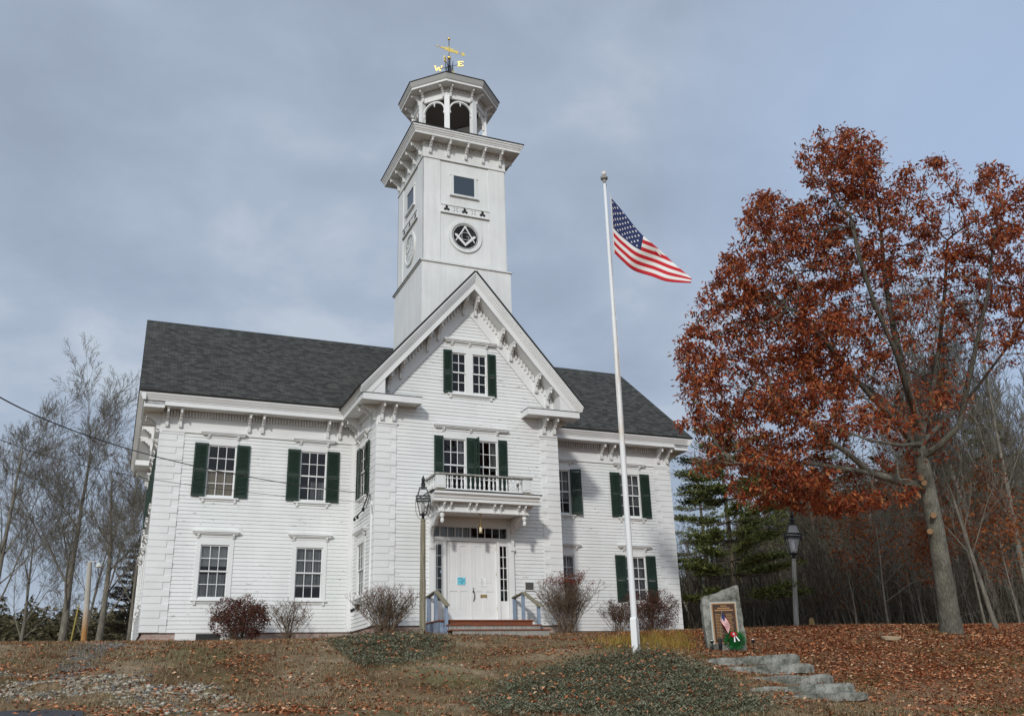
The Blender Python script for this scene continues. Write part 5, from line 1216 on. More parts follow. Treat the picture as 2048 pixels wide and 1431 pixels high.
# utility pole, guy guard and wires
ub=at(168,1290,41); ut=at(180,1122,41)
up_=empty('utility_pole',tuple(ub),'pale utility pole with a small lamp standing left of the hall','utility pole'); 
mb=MB(); v=ut-ub; mb.tube([(0,0,-1),tuple(v*0.5),tuple(v)],[0.13,0.12,0.10],10)
m=Mat('pole_wood',0.85,(0.33,0.28,0.22)); sp=m.n.new('ShaderNodeSeparateXYZ'); m.l.new(m.tc.outputs['Object'],sp.inputs[0]); m.col(m.mix(m.ramp(m.math('DIVIDE',sp.outputs[2],3.8),[(0.15,(0,0,0)),(0.45,(1,1,1))]),(0.42,0.22,0.08),(0.50,0.47,0.41))); mb.build('pole',m.m,up_)
mb=MB(); q=v+Vector((0,0,-0.05)); mb.tube([tuple(q),tuple(q+RT*0.35+Vector((0,0,0.08)))],0.02,6); mb.lathe([(0.04,-0.12),(0.13,-0.08),(0.13,0.0),(0.06,0.08),(0.03,0.12)],tuple(q+RT*0.42+Vector((0,0,-0.12))),10); mb.build('lamp_head',Mat('lamp_grey',0.4,(0.6,0.6,0.56)).m,up_)
a=at(140,1290,41); b=at(158,1208,41); mb=MB(); mb.tube([a,b],0.035,6); o=mb.build('guy_wire_guard',Mat('yellow_plastic',0.5,(0.42,0.34,0.10)).m); tag(o,'leaning yellow guy wire guard just left of the pale utility pole','guard')
def cable(p0,pm,p1,r,label):
    mb=MB(); pts_=[]
    for i in range(41):
        t=i/40; pts_.append(p0*(1-t)*(1-2*t)+pm*4*t*(1-t)+p1*t*(2*t-1))
    mb.tube(pts_,r,6); o=mb.build('overhead_cable',M_black); tag(o,label,'cable','service cables to the hall')
w1=Vector((-3.20,-2.12,4.06))
def pxdep(px,py,d): return at(px,py,d)
cable(at(-60,757,12.5),at(350,922,19.5),w1,0.011,'thicker twisted black service cable sagging from the upper left to the gable corner')
cable(at(-60,850,13.0),at(330,962,19.8),Vector((-3.18,-2.51,3.71)),0.006,'thin black cable, the lower of the two running to the gable corner')
mb=MB(); mb.lathe([(0.035,-0.05),(0.035,0.04)],tuple(Vector((-3.21,-2.12,4.05))),8)
for (a,b,c) in ((-2.12,-1.6,-0.85),(-2.2,-1.8,-1.25),(-2.4,-2.2,-2.0)):
    mb.tube([(-3.2,a,4.02),(-3.26,b,3.62),(-3.3,c,3.50 if c>-1.5 else 3.6)],0.012,5); mb.lathe([(0.03,-0.06),(0.045,0),(0.02,0.06)],(-3.3,c,3.47 if c>-1.5 else 3.58),6)
mb.tube([(-3.2,-2.3,4.0),(-3.25,-2.6,3.9),(-3.19,-2.65,3.5),(-3.17,-2.6,3.0)],0.010,5)
o=mb.build('service_insulators',M_black,hall)
# ================================================================== trees and shrubs
def bark(name,c0,c1,c2,sc=(6,6,1.2)):
    m=Mat(name,0.9,c1,0.15); a=m.noise(m.map(sc),3,6,0.65); b=m.noise(m.map((1,1,1)),1.7,4)
    c=m.ramp(a,[(0.3,c0),(0.55,c1),(0.75,c2)]); m.col(m.mix(0.5,c,m.ramp(b,[(0.35,(0.65,0.66,0.6)),(0.65,(1.25,1.28,1.15))]),'MULTIPLY')); m.bump(a,0.6,0.03); return m.m
M_oakbark=bark('oak_bark',(0.045,0.040,0.030),(0.105,0.098,0.078),(0.22,0.215,0.18),(11,11,1.6))
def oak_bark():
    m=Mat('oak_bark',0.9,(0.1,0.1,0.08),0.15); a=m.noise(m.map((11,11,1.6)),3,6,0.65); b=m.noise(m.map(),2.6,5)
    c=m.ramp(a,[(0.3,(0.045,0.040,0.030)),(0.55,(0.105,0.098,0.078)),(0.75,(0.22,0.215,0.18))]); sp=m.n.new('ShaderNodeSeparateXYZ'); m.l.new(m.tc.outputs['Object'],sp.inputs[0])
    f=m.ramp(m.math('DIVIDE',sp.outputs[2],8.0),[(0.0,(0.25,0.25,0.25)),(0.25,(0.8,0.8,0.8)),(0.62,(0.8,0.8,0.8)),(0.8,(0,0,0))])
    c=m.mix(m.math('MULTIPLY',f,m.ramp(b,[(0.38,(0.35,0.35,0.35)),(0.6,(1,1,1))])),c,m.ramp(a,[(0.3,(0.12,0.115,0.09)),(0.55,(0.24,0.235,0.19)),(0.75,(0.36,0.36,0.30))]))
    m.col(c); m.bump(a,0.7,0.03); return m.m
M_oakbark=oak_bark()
M_greybark=bark('grey_bark',(0.10,0.090,0.075),(0.185,0.165,0.140),(0.27,0.245,0.21))
M_darkbark=bark('dark_bark',(0.062,0.052,0.040),(0.120,0.100,0.078),(0.185,0.158,0.125))
M_birch=bark('birch_bark',(0.12,0.11,0.10),(0.42,0.40,0.36),(0.55,0.53,0.49),(2,2,9))
M_twig=bark('twig_bark',(0.07,0.045,0.032),(0.145,0.10,0.07),(0.20,0.15,0.11))
class Tree:
    """tapered branch tubes collected as rings"""
    def __init__(s): s.mb=MB()
    def limb(s,pts,rs,n): s.mb.tube(pts,rs,n,cap=False)
def grow_oak():
    rnd=random.Random(21)
    base=hit(1905,1268) ; d0=(base-CAM).dot(FW)
    def wp(px,py,dd=0.0): return at(px,py,d0+dd)
    trunk=[(1905,1285,0),(1903,1262,0),(1893,1190,0.05),(1882,1120,0.1),(1872,1060,0.1),(1860,1000,0.15),(1850,950,0.2),(1842,915,0.25)]
    T=[wp(*t) for t in trunk]
    nodes=[]; parent=[]; limbspan=[]
    def addpath(pts,par):
        last=par
        for a,b in zip(pts,pts[1:]):
            L_=(b-a).length; k=max(1,int(L_/0.28))
            for i in range(1,k+1): nodes.append(a+(b-a)*i/k); parent.append(last); last=len(nodes)-1
        return last
    nodes.append(T[0]); parent.append(-1); top=addpath(T,0)
    def near(p): return min(range(len(nodes)),key=lambda i:(nodes[i]-p).length)
    # main limbs read off the photograph, given depth
    limbs=[[(1842,915,0.25),(1838,860,0.3),(1822,800,0.5),(1805,740,0.6),(1788,660,0.6),(1770,560,0.8),(1762,460,1.0)],
           [(1842,975,0.2),(1800,962,-0.3),(1740,945,-0.9),(1695,905,-1.3),(1640,870,-1.7),(1590,820,-2.0)],
           [(1842,905,0.25),(1800,850,-0.5),(1740,790,-0.9),(1690,730,-1.2),(1640,670,-1.4),(1590,620,-1.6)],
           [(1840,890,0.25),(1850,830,0.9),(1870,760,1.3),(1880,680,1.7),(1890,580,2.0),(1895,480,2.2)],
           [(1845,925,0.25),(1880,890,-0.3),(1920,850,-0.7),(1935,770,-1.1),(1955,680,-1.3),(1975,590,-1.5),(1985,500,-1.6)],
           [(1838,870,0.3),(1790,820,1.2),(1730,770,2.0),(1660,730,2.6),(1580,700,3.0)],
           [(1835,850,0.3),(1815,780,-0.6),(1790,700,-1.0),(1750,610,-1.2),(1720,520,-1.2),(1700,430,-1.0)],
           [(1842,900,0.25),(1890,840,1.5),(1950,780,2.5),(2010,700,3.0),(2060,620,3.2)],
           [(1740,945,-0.9),(1680,935,-1.4),(1610,925,-1.8),(1540,930,-2.2),(1470,925,-2.4)],
           [(1838,880,0.3),(1800,890,-1.6),(1740,880,-2.6),(1660,850,-3.2)]]
    for l in limbs:
        P_=[wp(*t) for t in l]; i=near(P_[0]); n0=len(nodes); addpath([nodes[i]]+P_[1:],i); limbspan.append((n0,len(nodes)))
    # attraction points in the crown envelope: blobs (px,py,depth,rx px,ry px,rz m)
    blobs=[(1690,330,0,95,85,1.6,1.0),(1540,470,-0.5,75,95,1.6,1.1),(1620,500,0.5,110,110,2.2,1.0),(1750,450,0.8,120,130,2.4,0.8),(1860,400,1.5,75,100,2,0.5),(1985,430,-0.8,60,115,1.8,0.75),(2050,560,1.5,90,170,2.2,0.9),
           (1440,640,-1,75,70,1.6,0.75),(1560,640,-0.5,120,110,2.4,1.2),(1430,770,-1.4,85,80,1.9,1.0),(1560,790,-1.2,130,95,2.6,1.3),(1700,700,0.0,130,120,3,0.75),(1720,840,-1.5,120,70,2.6,1.0),(1490,910,-2.0,90,45,1.9,1.3),(1610,930,-1.6,130,65,2.5,1.3),(1740,960,-1.5,110,60,2.2,0.9),
           (1880,600,0.5,100,120,2.2,0.35),(1960,640,0,90,90,2,0.5),(1890,800,-0.7,60,55,1.6,0.7),(1820,880,0.5,110,60,2.2,0.5),(2080,420,1,60,90,2,0.6),(1800,720,1.8,120,100,1.8,0.4),(1390,690,-1.2,45,60,1.2,0.6),(1480,560,-0.8,60,80,1.5,0.8),(1655,1000,-1.0,140,28,2.0,0.7),(1405,925,-2.2,42,32,1.0,0.9),(1395,790,-1.6,40,50,1.2,0.6),(1930,560,0.4,70,80,1.6,0.7),(1900,790,-1.4,60,45,1.2,0.9),(1530,980,-1.8,90,35,1.6,1.1),(1640,590,0.2,90,80,2.0,1.0),(1800,560,0.9,90,90,2.0,0.7),(1420,850,-1.8,70,40,1.5,0.8)]
    att=[];wts=[]
    for (bx,by,bd,rx,ry,rz,w) in blobs:
        for _ in range(int(330*w*(rx*ry)/9000)+10):
            while True:
                a,b,c=rnd.uniform(-1,1),rnd.uniform(-1,1),rnd.uniform(-1,1)
                if a*a+b*b+c*c<1: break
            att.append(wp(bx+a*rx,by+b*ry,bd+c*rz))
    D=0.20; KR=0.25; alive=[True]*len(att)
    for it in range(90):
        kd=kdtree.KDTree(len(nodes))
        for i,p in enumerate(nodes): kd.insert(p,i)
        kd.balance(); pull={}
        for ai,p in enumerate(att):
            if not alive[ai]: continue
            co,i,dd=kd.find(p)
            if dd<KR: alive[ai]=False; continue
            if nodes[i].z<base.z+4.0 and i<=top: continue
            pull.setdefault(i,Vector((0,0,0))); pull[i]+=(p-co).normalized()
        if not pull: break
        for i,v in pull.items():
            if v.length<1e-3: continue
            dirp=(nodes[i]-nodes[parent[i]]).normalized() if parent[i]>=0 else Vector((0,0,1))
            v=(v.normalized()+dirp*0.35+Vector((rnd.gauss(0,.12),rnd.gauss(0,.12),rnd.gauss(0,.12)))).normalized()
            nodes.append(nodes[i]+v*D); parent.append(i)
        if len(nodes)>14000: break
    n=len(nodes); kids=[[] for _ in range(n)]
    for i,p in enumerate(parent):
        if p>=0: kids[p].append(i)
    # pipe model
    rad=[0.0]*n; ex=2.35
    for i in range(n-1,-1,-1):
        if not kids[i]: rad[i]=0.0065
        else: rad[i]=sum(rad[k]**ex for k in kids[i])**(1/ex)
    for i in range(n): rad[i]=max(0.0065,rad[i]*0.95)
    for li,(a,b) in enumerate(limbspan):
        r0_=(0.15,0.125,0.09,0.10,0.10,0.08,0.085,0.085,0.07,0.07)[li]
        for i in range(a,b): rad[i]=max(rad[i],r0_*(1-0.80*(i-a)/(b-a)))
    # trunk radii fixed by the photo
    return base,nodes,parent,kids,rad,top
obase,nodes,parent,kids,rad,otop=grow_oak()
oak=empty('oak_tree',tuple(obase),'big spreading oak holding its russet autumn leaves on the right of the lawn','tree')
def tree_mesh(nodes,kids,rad,off):
    mb=MB(); stack=[(0,None)]
    while stack:
        s,par=stack.pop(); chain=([par] if par is not None else [])+[s]; c=s
        while kids[c]:
            ks=sorted(kids[c],key=lambda k:-rad[k])
            for k in ks[1:]: stack.append((k,c))
            c=ks[0]; chain.append(c)
        if len(chain)<2: continue
        rs=[rad[i] for i in chain]
        if par is not None: rs[0]=min(rs[0],rs[1]*1.1)
        mb.tube([nodes[i]-off for i in chain],rs,12 if rs[0]>0.12 else (7 if rs[0]>0.04 else (5 if rs[0]>0.018 else 3)),cap=False)
    return mb
# trunk taper
tl=[(0,0.42),(0.25,0.32),(0.8,0.27),(2.0,0.24),(3.2,0.225),(4.2,0.21),(5.2,0.20)]
for i in range(otop+1):
    h_=(nodes[i]-nodes[0]).length; rad[i]=lerp_tab(tl,h_)
for i in range(otop+1,len(nodes)): rad[i]=min(rad[i],0.13)
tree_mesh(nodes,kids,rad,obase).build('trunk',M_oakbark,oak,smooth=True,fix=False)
# pruning scars
M_cut=Mat('cut_limb',0.85,(0.28,0.17,0.09)).m
for (px,py) in ((1848,965),(1867,1030),(1860,1062),(1836,992),(1842,955)):
    p=at(px,py,(obase-CAM).dot(FW)-0.22); r_=-ray(px,py).normalized()
    mb=MB(); mb.tube([tuple(p-obase+(-r_)*0.12),tuple(p-obase+r_*0.02)],[0.085,0.075],10)
    mb.build('pruning_scar',M_cut,oak)
def leaves_at(tips,rnd,per,size,spread,off,droop=0.5,narrow=0.42):
    V=[];Fq=[]
    for (p,dirn,w) in tips:
        k=int(per*w*rnd.uniform(0.6,1.4)+rnd.random())
        for _ in range(k):
            c=p+Vector((rnd.gauss(0,spread),rnd.gauss(0,spread),rnd.gauss(0,spread*0.8)))-off
            d=Vector((rnd.gauss(0,.7),rnd.gauss(0,.7),rnd.gauss(-droop,.6))).normalized(); L_=size*rnd.uniform(0.6,1.3)
            s=d.cross(Vector((rnd.gauss(0,1),rnd.gauss(0,1),rnd.gauss(0,1)))).normalized()*L_*narrow*0.5; nn=d.cross(s).normalized()*L_*0.12
            b=len(V); V+=[tuple(c),tuple(c+d*L_*0.55+s+nn),tuple(c+d*L_),tuple(c+d*L_*0.45-s+nn)]; Fq.append((b,b+1,b+2,b+3))
    return V,Fq
def leafmat(name,stops,trans=0.25):
    m=Mat(name,0.65,(0.2,0.1,0.05),0.25); c=m.ramp(m.island(),stops); m.col(c)
    t=m.n.new('ShaderNodeBsdfTranslucent'); m.l.new(c,t.inputs[0]); x=m.n.new('ShaderNodeMixShader'); x.inputs[0].default_value=trans
    m.l.new(m.p.outputs[0],x.inputs[1]); m.l.new(t.outputs[0],x.inputs[2]); m.l.new(x.outputs[0],m.n['Material Output'].inputs[0]); return m.m
M_oakleaf=leafmat('russet_oak_leaf',[(0.0,(0.13,0.024,0.011)),(0.4,(0.27,0.056,0.021)),(0.75,(0.40,0.102,0.036)),(0.95,(0.54,0.20,0.07)),(1.0,(0.15,0.14,0.04))],0.32)
rnd=random.Random(5)
tips=[]
for i in range(otop+1,len(nodes)):
    if rad[i]<0.020:
        p=nodes[i]; px,py=project(p)
        q=noise.noise(p*1.05); q2=noise.noise(p*2.6)
        w=1.05+2.9*q+1.7*q2
        w*=1.25 if px<1760 else 0.85
        if 1700<px<1960 and 560<py<900: w*=0.45
        if px>1900 and py>700: w*=0.5
        w=min(max(w,0.0),1.9)
        if px<1392 and 850<py<905: w=0
        if 1660<px<1862 and 865<py<985 and (p-CAM).dot(FW)<(obase-CAM).dot(FW)-0.6: w=0
        if kids[i]: w*=0.5
        tips.append((p,None,w))
# thin out where many twig ends fall together, so that no clots form
kd_=kdtree.KDTree(len(tips))
for i_,t_ in enumerate(tips): kd_.insert(t_[0],i_)
kd_.balance(); tips=[(p,None,w*min(1.0,9.0/max(1,len(kd_.find_range(p,0.32))))) for (p,_d,w) in tips]
print('oak nodes',len(nodes),'tips',len(tips))
V,Fq=leaves_at(tips,rnd,64000/max(1,sum(t[2] for t in tips)),0.15,0.085,obase,0.6,0.34)
print('oak leaves',len(Fq))
quickmesh('crown',V,Fq,M_oakleaf,oak)
# ---- generic bare tree prototypes
def bare_tree(h,rnd,r0,spread=0.5,levels=4,fork=3,up=0.5,start=0.25,twig=0.006,dens=1.0,lean=0.0):
    mb=MB(); tips=[]
    def br(p,d,L_,r,lv):
        n=max(3,int(L_/0.5) if lv>0 else 8); n=min(n,9); pts=[p]; rs=[r]; c=p; dd=d.copy(); st=L_/n; side=[]
        for i in range(n):
            dd=(dd+Vector((rnd.gauss(0,.035 if lv==0 else .055),rnd.gauss(0,.035 if lv==0 else .055),rnd.gauss(0,.05)+up*0.07*(lv>0)))).normalized(); c=c+dd*st; pts.append(c); rr=r*(1-0.80*(i+1)/n); rs.append(max(rr,twig)); side.append((c,dd.copy(),rs[-1],(i+1)/n))
        mb.tube(pts,rs,10 if lv==0 else (6 if lv==1 else (4 if lv==2 else 3)),cap=False)
        if lv>=levels: tips.append(c); return
        k=int((9 if lv==0 else (6 if lv==1 else 4.2))*dens)+rnd.randint(0,2)
        for j in range(k):
            t=start+(1-start)*((j+rnd.random())/k) if lv==0 else 0.2+0.8*((j+rnd.random())/k)
            i=min(int(t*n),n-1); c2,d2,r2,_=side[i]
            az=rnd.uniform(0,2*PI); o=d2.orthogonal().normalized(); o2=d2.cross(o); a=rnd.uniform(0.45,0.95)*spread*2
            nd=(d2*math.cos(a)+(o*math.cos(az)+o2*math.sin(az))*math.sin(a)).normalized()
            nd=(nd+Vector((0,0,up*0.30))).normalized()
            L2=L_*rnd.uniform(0.38,0.60)*(1.05-0.5*t if lv==0 else 1-0.3*t)
            br(c2,nd,L2,max(r2*rnd.uniform(0.30,0.50),twig),lv+1)
    br(Vector((0,0,-0.3)),Vector((lean,0,1)).normalized(),h,r0,0)
    return mb,tips
def tree_thing(name,label,cat,group,loc,parts,rz=0,sc=1.0,lean=(0,0)):
    r=empty(name,tuple(loc),label,cat,group,rz); r.scale=(sc,sc,sc); r.rotation_euler=(lean[0],lean[1],rz)
    for nm,me in parts: inst(nm,me,r,Matrix.Identity(4))
    return r
rnd=random.Random(33)
# left bare maples (individually built)
def gz(p): return Vector((p.x,p.y,H(p.x,p.y)))
lt=[(118,52,17.5,0.34,'tall bare tree with several upright stems at the far left of the photo',1),(195,50,14.5,0.30,'broad bare tree behind the pale utility pole',2),(255,48,12.0,0.20,'slender bare tree nearest the left corner of the hall',3),(-30,50,17,0.3,'bare tree cut by the left edge of the photo',4),(40,60,13,0.2,'thin bare tree between the two tallest bare trees and the photo edge',5),(165,70,15,0.22,'distant thin bare tree behind the broad bare tree',6)]
for (px,d,h,r0,lab,sd) in lt:
    p=at(px,1290,d); g=gz(p); g.z=min(g.z,at(px,1284,d).z)
    hh=h*0.74
    mb,tp=bare_tree(hh,random.Random(sd*5+1),r0*0.7,0.44,4,up=0.38,start=0.16,twig=0.0065,dens=1.5)
    tree_thing('bare_tree',lab,'tree','bare trees left of the hall',g,[('trunk',mb.mesh('trunk',M_greybark,True,False))],rz=sd)
# right hand wood: prototypes copied, each its own object
proto=[]
for k in range(7):
    h=[13,15,12,16,11,14,12][k]
    mb,tp=bare_tree(h,random.Random(100+k),0.09+0.012*(k%4),0.34,4,up=0.7,start=0.15,twig=0.008,dens=1.15,lean=random.Random(k).uniform(-0.2,0.2))
    proto.append((mb.mesh('trunk',[M_darkbark,M_greybark][k%3==1],True,False),max(v[2] for v in mb.v)))
rnd=random.Random(77); cnt=0
for i in range(85):
    px=rnd.uniform(1375,2110); d=rnd.uniform(36,62)
    if px<1600 and d<46: d+=14
    p=at(px,1262,d); g=Vector((p.x,p.y,H(p.x,p.y)))
    if abs(g.x)<W+1.2 and g.y<2*YC+1.5: continue
    k=rnd.randrange(7); cap_=lerp_tab([(1375,5.5),(1500,8.0),(1750,11.0),(1880,12.0),(1980,15.0),(2100,16.0)],px)*d/45; sc=cap_/proto[k][1]*rnd.uniform(0.55,1.0)
    tree_thing('wood_tree','bare dark trunk among the many look-alike trees of the wood on the right','tree','bare trees of the wood on the right',g,[('trunk',proto[k][0])],rz=rnd.uniform(0,6.28),sc=sc,lean=(rnd.gauss(0,.05),rnd.gauss(0,.05)))
# taller bare trees at the right edge
for (px,d,h,r0,lab,sd) in [(2005,38,13.0,0.17,'tall grey bare tree rising through the right side of the oak',12),(1955,40,12.5,0.14,'tall bare tree just left of the tallest one at the right edge',13),(2080,36,12,0.14,'bare tree cut by the right edge of the photo',14),(1915,42,11,0.12,'thin bare tree directly behind the oak trunk',15),(2000,26.5,6.5,0.075,'slim leaning tree with pale bark right of the oak trunk',16)]:
    p=at(px,1272,d); g=gz(p)
    mb,tp=bare_tree(h,random.Random(sd),r0,0.40,4,up=0.7,start=0.22,twig=0.008,dens=1.3,lean=-0.12 if sd==16 else 0)
    tree_thing('bare_tree',lab,'tree','tall bare trees right of the oak',g,[('trunk',mb.mesh('trunk',M_greybark,True,False))],rz=sd if sd!=16 else YAW*-1)
# distant wood mass: undergrowth + brush behind
def brush(name,label,region,n,hgt,mat,rnd,w=0.02,kind='stuff'):
    V=[];Fq=[]
    for _ in range(n):
        px=rnd.uniform(region[0],region[1]); d=rnd.uniform(region[2],region[3]); p=at(px,1262,d)
        if abs(p.x)<W+1.0 and p.y<2*YC+1: continue
        z=H(p.x,p.y); L_=hgt*rnd.uniform(0.3,1.0); a=rnd.uniform(0,6.28); k=(rnd.uniform(0.0,0.5) if rnd.random()<0.7 else rnd.uniform(0.5,1.3))*L_; b=len(V)
        c=Vector((p.x,p.y,z)); t=c+Vector((math.cos(a)*k,math.sin(a)*k,L_)); m_=(c+t)/2+Vector((rnd.gauss(0,.12),rnd.gauss(0,.12),0)); s=Vector((math.cos(a+1.57),math.sin(a+1.57),0))*w*rnd.uniform(.5,1.5)
        V+=[tuple(c-s),tuple(c+s),tuple(m_+s*.7),tuple(m_-s*.7),tuple(t+s*.25),tuple(t-s*.25)]; Fq+=[(b,b+1,b+2,b+3),(b+3,b+2,b+4,b+5)]
        for _k in range(3):
            q=c+(t-c)*rnd.uniform(0.3,0.9); e_=q+Vector((rnd.gauss(0,.35),rnd.gauss(0,.35),rnd.uniform(0.1,.6)))*L_*0.25; b=len(V); V+=[tuple(q-s*.5),tuple(q+s*.5),tuple(e_+s*.2),tuple(e_-s*.2)]; Fq.append((b,b+1,b+2,b+3))
    for _ in range(n//5):
        px=rnd.uniform(region[0],region[1]); d=rnd.uniform(region[2],region[3]); p=at(px,1262,d)
        if abs(p.x)<W+1.0 and p.y<2*YC+1: continue
        z=H(p.x,p.y)+rnd.uniform(0.3,hgt*0.8); a=rnd.uniform(0,6.28); c=Vector((p.x,p.y,z)); t=Vector((math.cos(a),math.sin(a),rnd.uniform(-0.3,0.8)))*rnd.uniform(0.8,2.4)
        prev=None
        for k_ in range(5):
            q=c+t*(k_/4)+Vector((0,0,0.25*math.sin(k_*0.8)))+Vector((rnd.gauss(0,.05),rnd.gauss(0,.05),rnd.gauss(0,.05)))
            if prev is not None:
                s=Vector((0,0,1))*w*(0.9-0.15*k_); b=len(V); V+=[tuple(prev-s),tuple(prev+s),tuple(q+s),tuple(q-s)]; Fq.append((b,b+1,b+2,b+3))
            prev=q
    o=quickmesh(name,V,Fq,mat); tag(o,label,'undergrowth',kind=kind)
rnd=random.Random(9)
brush('undergrowth','tangle of dark bare saplings and twigs filling the wood on the right',(1350,2120,37,54),5200,5.0,M_darkbark,rnd,0.016)
brush('undergrowth','thin pale saplings among the dark wood on the right',(1380,2100,36,48),1500,5.0,M_greybark,rnd,0.014)
m=Mat('forest_litter_mass',0.95,(0.06,0.05,0.035),0.05); m.col(m.ramp(m.island(),[(0.0,(0.035,0.030,0.020)),(0.5,(0.078,0.066,0.042)),(1.0,(0.13,0.105,0.07))])); M_farleaf=m.m
def far_mass(name,label,px0,px1,d0,d1,top,n,size,mat,seed):
    rnd=random.Random(seed); V=[];Fq=[]
    for _ in range(n):
        px=rnd.uniform(px0,px1); d=rnd.uniform(d0,d1); b0=at(px,1270,d); 
        if abs(b0.x)<W+1.5 and b0.y<2*YC+2: continue
        tp_=top(px)*(0.80+0.28*noise.noise(Vector((px*0.02,d*0.1,seed)))+0.10*noise.noise(Vector((px*0.09,d*0.1,seed))))
        z=H(b0.x,b0.y)-0.2+tp_*d/50*(rnd.random()**0.8); c=Vector((b0.x,b0.y,z)); L_=size*rnd.uniform(.5,1.4)
        u=Vector((rnd.gauss(0,1),rnd.gauss(0,1),rnd.gauss(0,.6))).normalized()*L_; v=Vector((rnd.gauss(0,1),rnd.gauss(0,1),rnd.gauss(0,.6))).normalized()*L_*0.5
        b=len(V); V+=[tuple(c-u),tuple(c+v),tuple(c+u),tuple(c-v)]; Fq.append((b,b+1,b+2,b+3))
    o=quickmesh(name,V,Fq,mat); tag(o,label,'wood',kind='stuff')
def top_r(px): return lerp_tab([(1350,3.5),(1430,5.5),(1550,9),(1650,11),(1850,11.5),(1950,10.5),(2100,10)],px)
far_mass('far_wood','dense dark far wood closing the view behind the bare trees on the right',1350,2150,56,72,top_r,60000,0.24,M_farleaf,3)
m=Mat('far_bush',0.95,(0.06,0.07,0.03),0.05); m.col(m.ramp(m.island(),[(0.0,(0.045,0.042,0.022)),(0.5,(0.100,0.088,0.050)),(1.0,(0.17,0.14,0.085))]))
far_mass('far_wood','low far line of olive and brown woods beyond the left trees',-120,330,85,110,lambda px:lerp_tab([(-100,4.6),(40,4.9),(100,4.3),(200,4.4),(330,4.2)],px),42000,0.26,m.m,6)
# ---- conifers
def needlemat(name,stops): 
    m=Mat(name,0.8,(0.04,0.06,0.02),0.15); m.col(m.ramp(m.island(),stops)); return m.m
M_pine=needlemat('pine_needles',[(0.0,(0.036,0.046,0.014)),(0.5,(0.095,0.115,0.032)),(0.85,(0.17,0.19,0.055)),(1.0,(0.24,0.24,0.08))])
M_spruce=needlemat('brownish_spruce',[(0.0,(0.018,0.016,0.010)),(0.5,(0.042,0.036,0.022)),(1.0,(0.075,0.060,0.036))])
def pine(h,r,seed,layers,perb,mat,cone=1.0,start=0.12,clump=0.30,size=0.16,gap=1.0):
    rnd=random.Random(seed); mb=MB(); mb.tube([(0,0,-0.5),(0.05,0,h*0.5),(0,0,h)],[0.17*h/10,0.10*h/10,0.02],8,cap=False); V=[];Fq=[]
    for l in range(layers):
        t=(l+rnd.random()*0.5)/layers; z=h*(start+(1-start)*t); R_=r*((1-t)**cone*1.0+0.10)*rnd.uniform(0.75,1.15)
        k=rnd.randint(5,7)
        for j in range(k):
            a=2*PI*j/k+rnd.uniform(-.4,.4)+l; L_=R_*rnd.uniform(0.6,1.1)*gap; d=Vector((math.cos(a),math.sin(a),0)); p0=Vector((0,0,z)); pts_=[p0,p0+d*L_*0.5+Vector((0,0,-0.04*L_)),p0+d*L_+Vector((0,0,0.10*L_))]
            mb.tube(pts_,[0.035,0.022,0.01],4,cap=False)
            for _ in range(int(perb*L_)):
                u=rnd.uniform(0.25,1.05)**0.8; c=pts_[0].lerp(pts_[2],u)+Vector((rnd.gauss(0,clump*0.55),rnd.gauss(0,clump*0.55),rnd.gauss(0,clump*0.14)+0.03))
                q=(d*rnd.uniform(0.2,1)+Vector((rnd.gauss(0,.6),rnd.gauss(0,.6),rnd.gauss(0.25,.45)))).normalized()*size*rnd.uniform(.6,1.3); s=q.cross(Vector((rnd.gauss(0,1),rnd.gauss(0,1),rnd.gauss(0,1)))).normalized()*size*0.16
                b=len(V); V+=[tuple(c),tuple(c+q*0.6+s),tuple(c+q),tuple(c+q*0.6-s)]; Fq.append((b,b+1,b+2,b+3))
    return mb,V,Fq
def pine_thing(px,d,h,r,seed,label,mat,cat='tree',layers=14,perb=90,py=1262,name='pine_tree',**kw):
    p=at(px,py,d); g=gz(p); t_=empty(name,tuple(g),label,cat,'evergreens near the hall'); mb,V,Fq=pine(h,r,seed,layers,perb,mat,**kw)
    mb.build('trunk',M_darkbark,t_,smooth=True,fix=False); quickmesh('crown',V,Fq,mat,t_)
pine_thing(1478,35.5,8.8,3.0,1,'wide pine with layered green boughs beside the right end of the hall',M_pine,layers=10,perb=260,start=0.14,cone=0.5,clump=0.34)
pine_thing(1560,50,12,3.2,2,'darker pine behind the layered one, half hidden by the oak',M_pine,layers=14,perb=110,cone=0.8)
pine_thing(1700,52,13,3.0,7,'dark pine behind the grey lamp post and the oak crown',M_pine,layers=14,perb=100,cone=0.8)
pine_thing(1930,50,14,3.2,8,'dark pine deep in the wood right of the oak trunk',M_pine,layers=14,perb=90,cone=0.8)
pine_thing(2050,46,13,3.0,9,'dark pine at the right edge of the wood',M_pine,layers=14,perb=90,cone=0.8)
pine_thing(1425,58,13,2.6,12,'pale green pine top showing over the low end of the oak crown',M_pine,layers=14,perb=110,cone=0.7)
pine_thing(250,58,8.0,2.2,3,'brownish dense evergreen just left of the hall corner',M_spruce,layers=18,perb=120,py=1290,name='evergreen_tree')
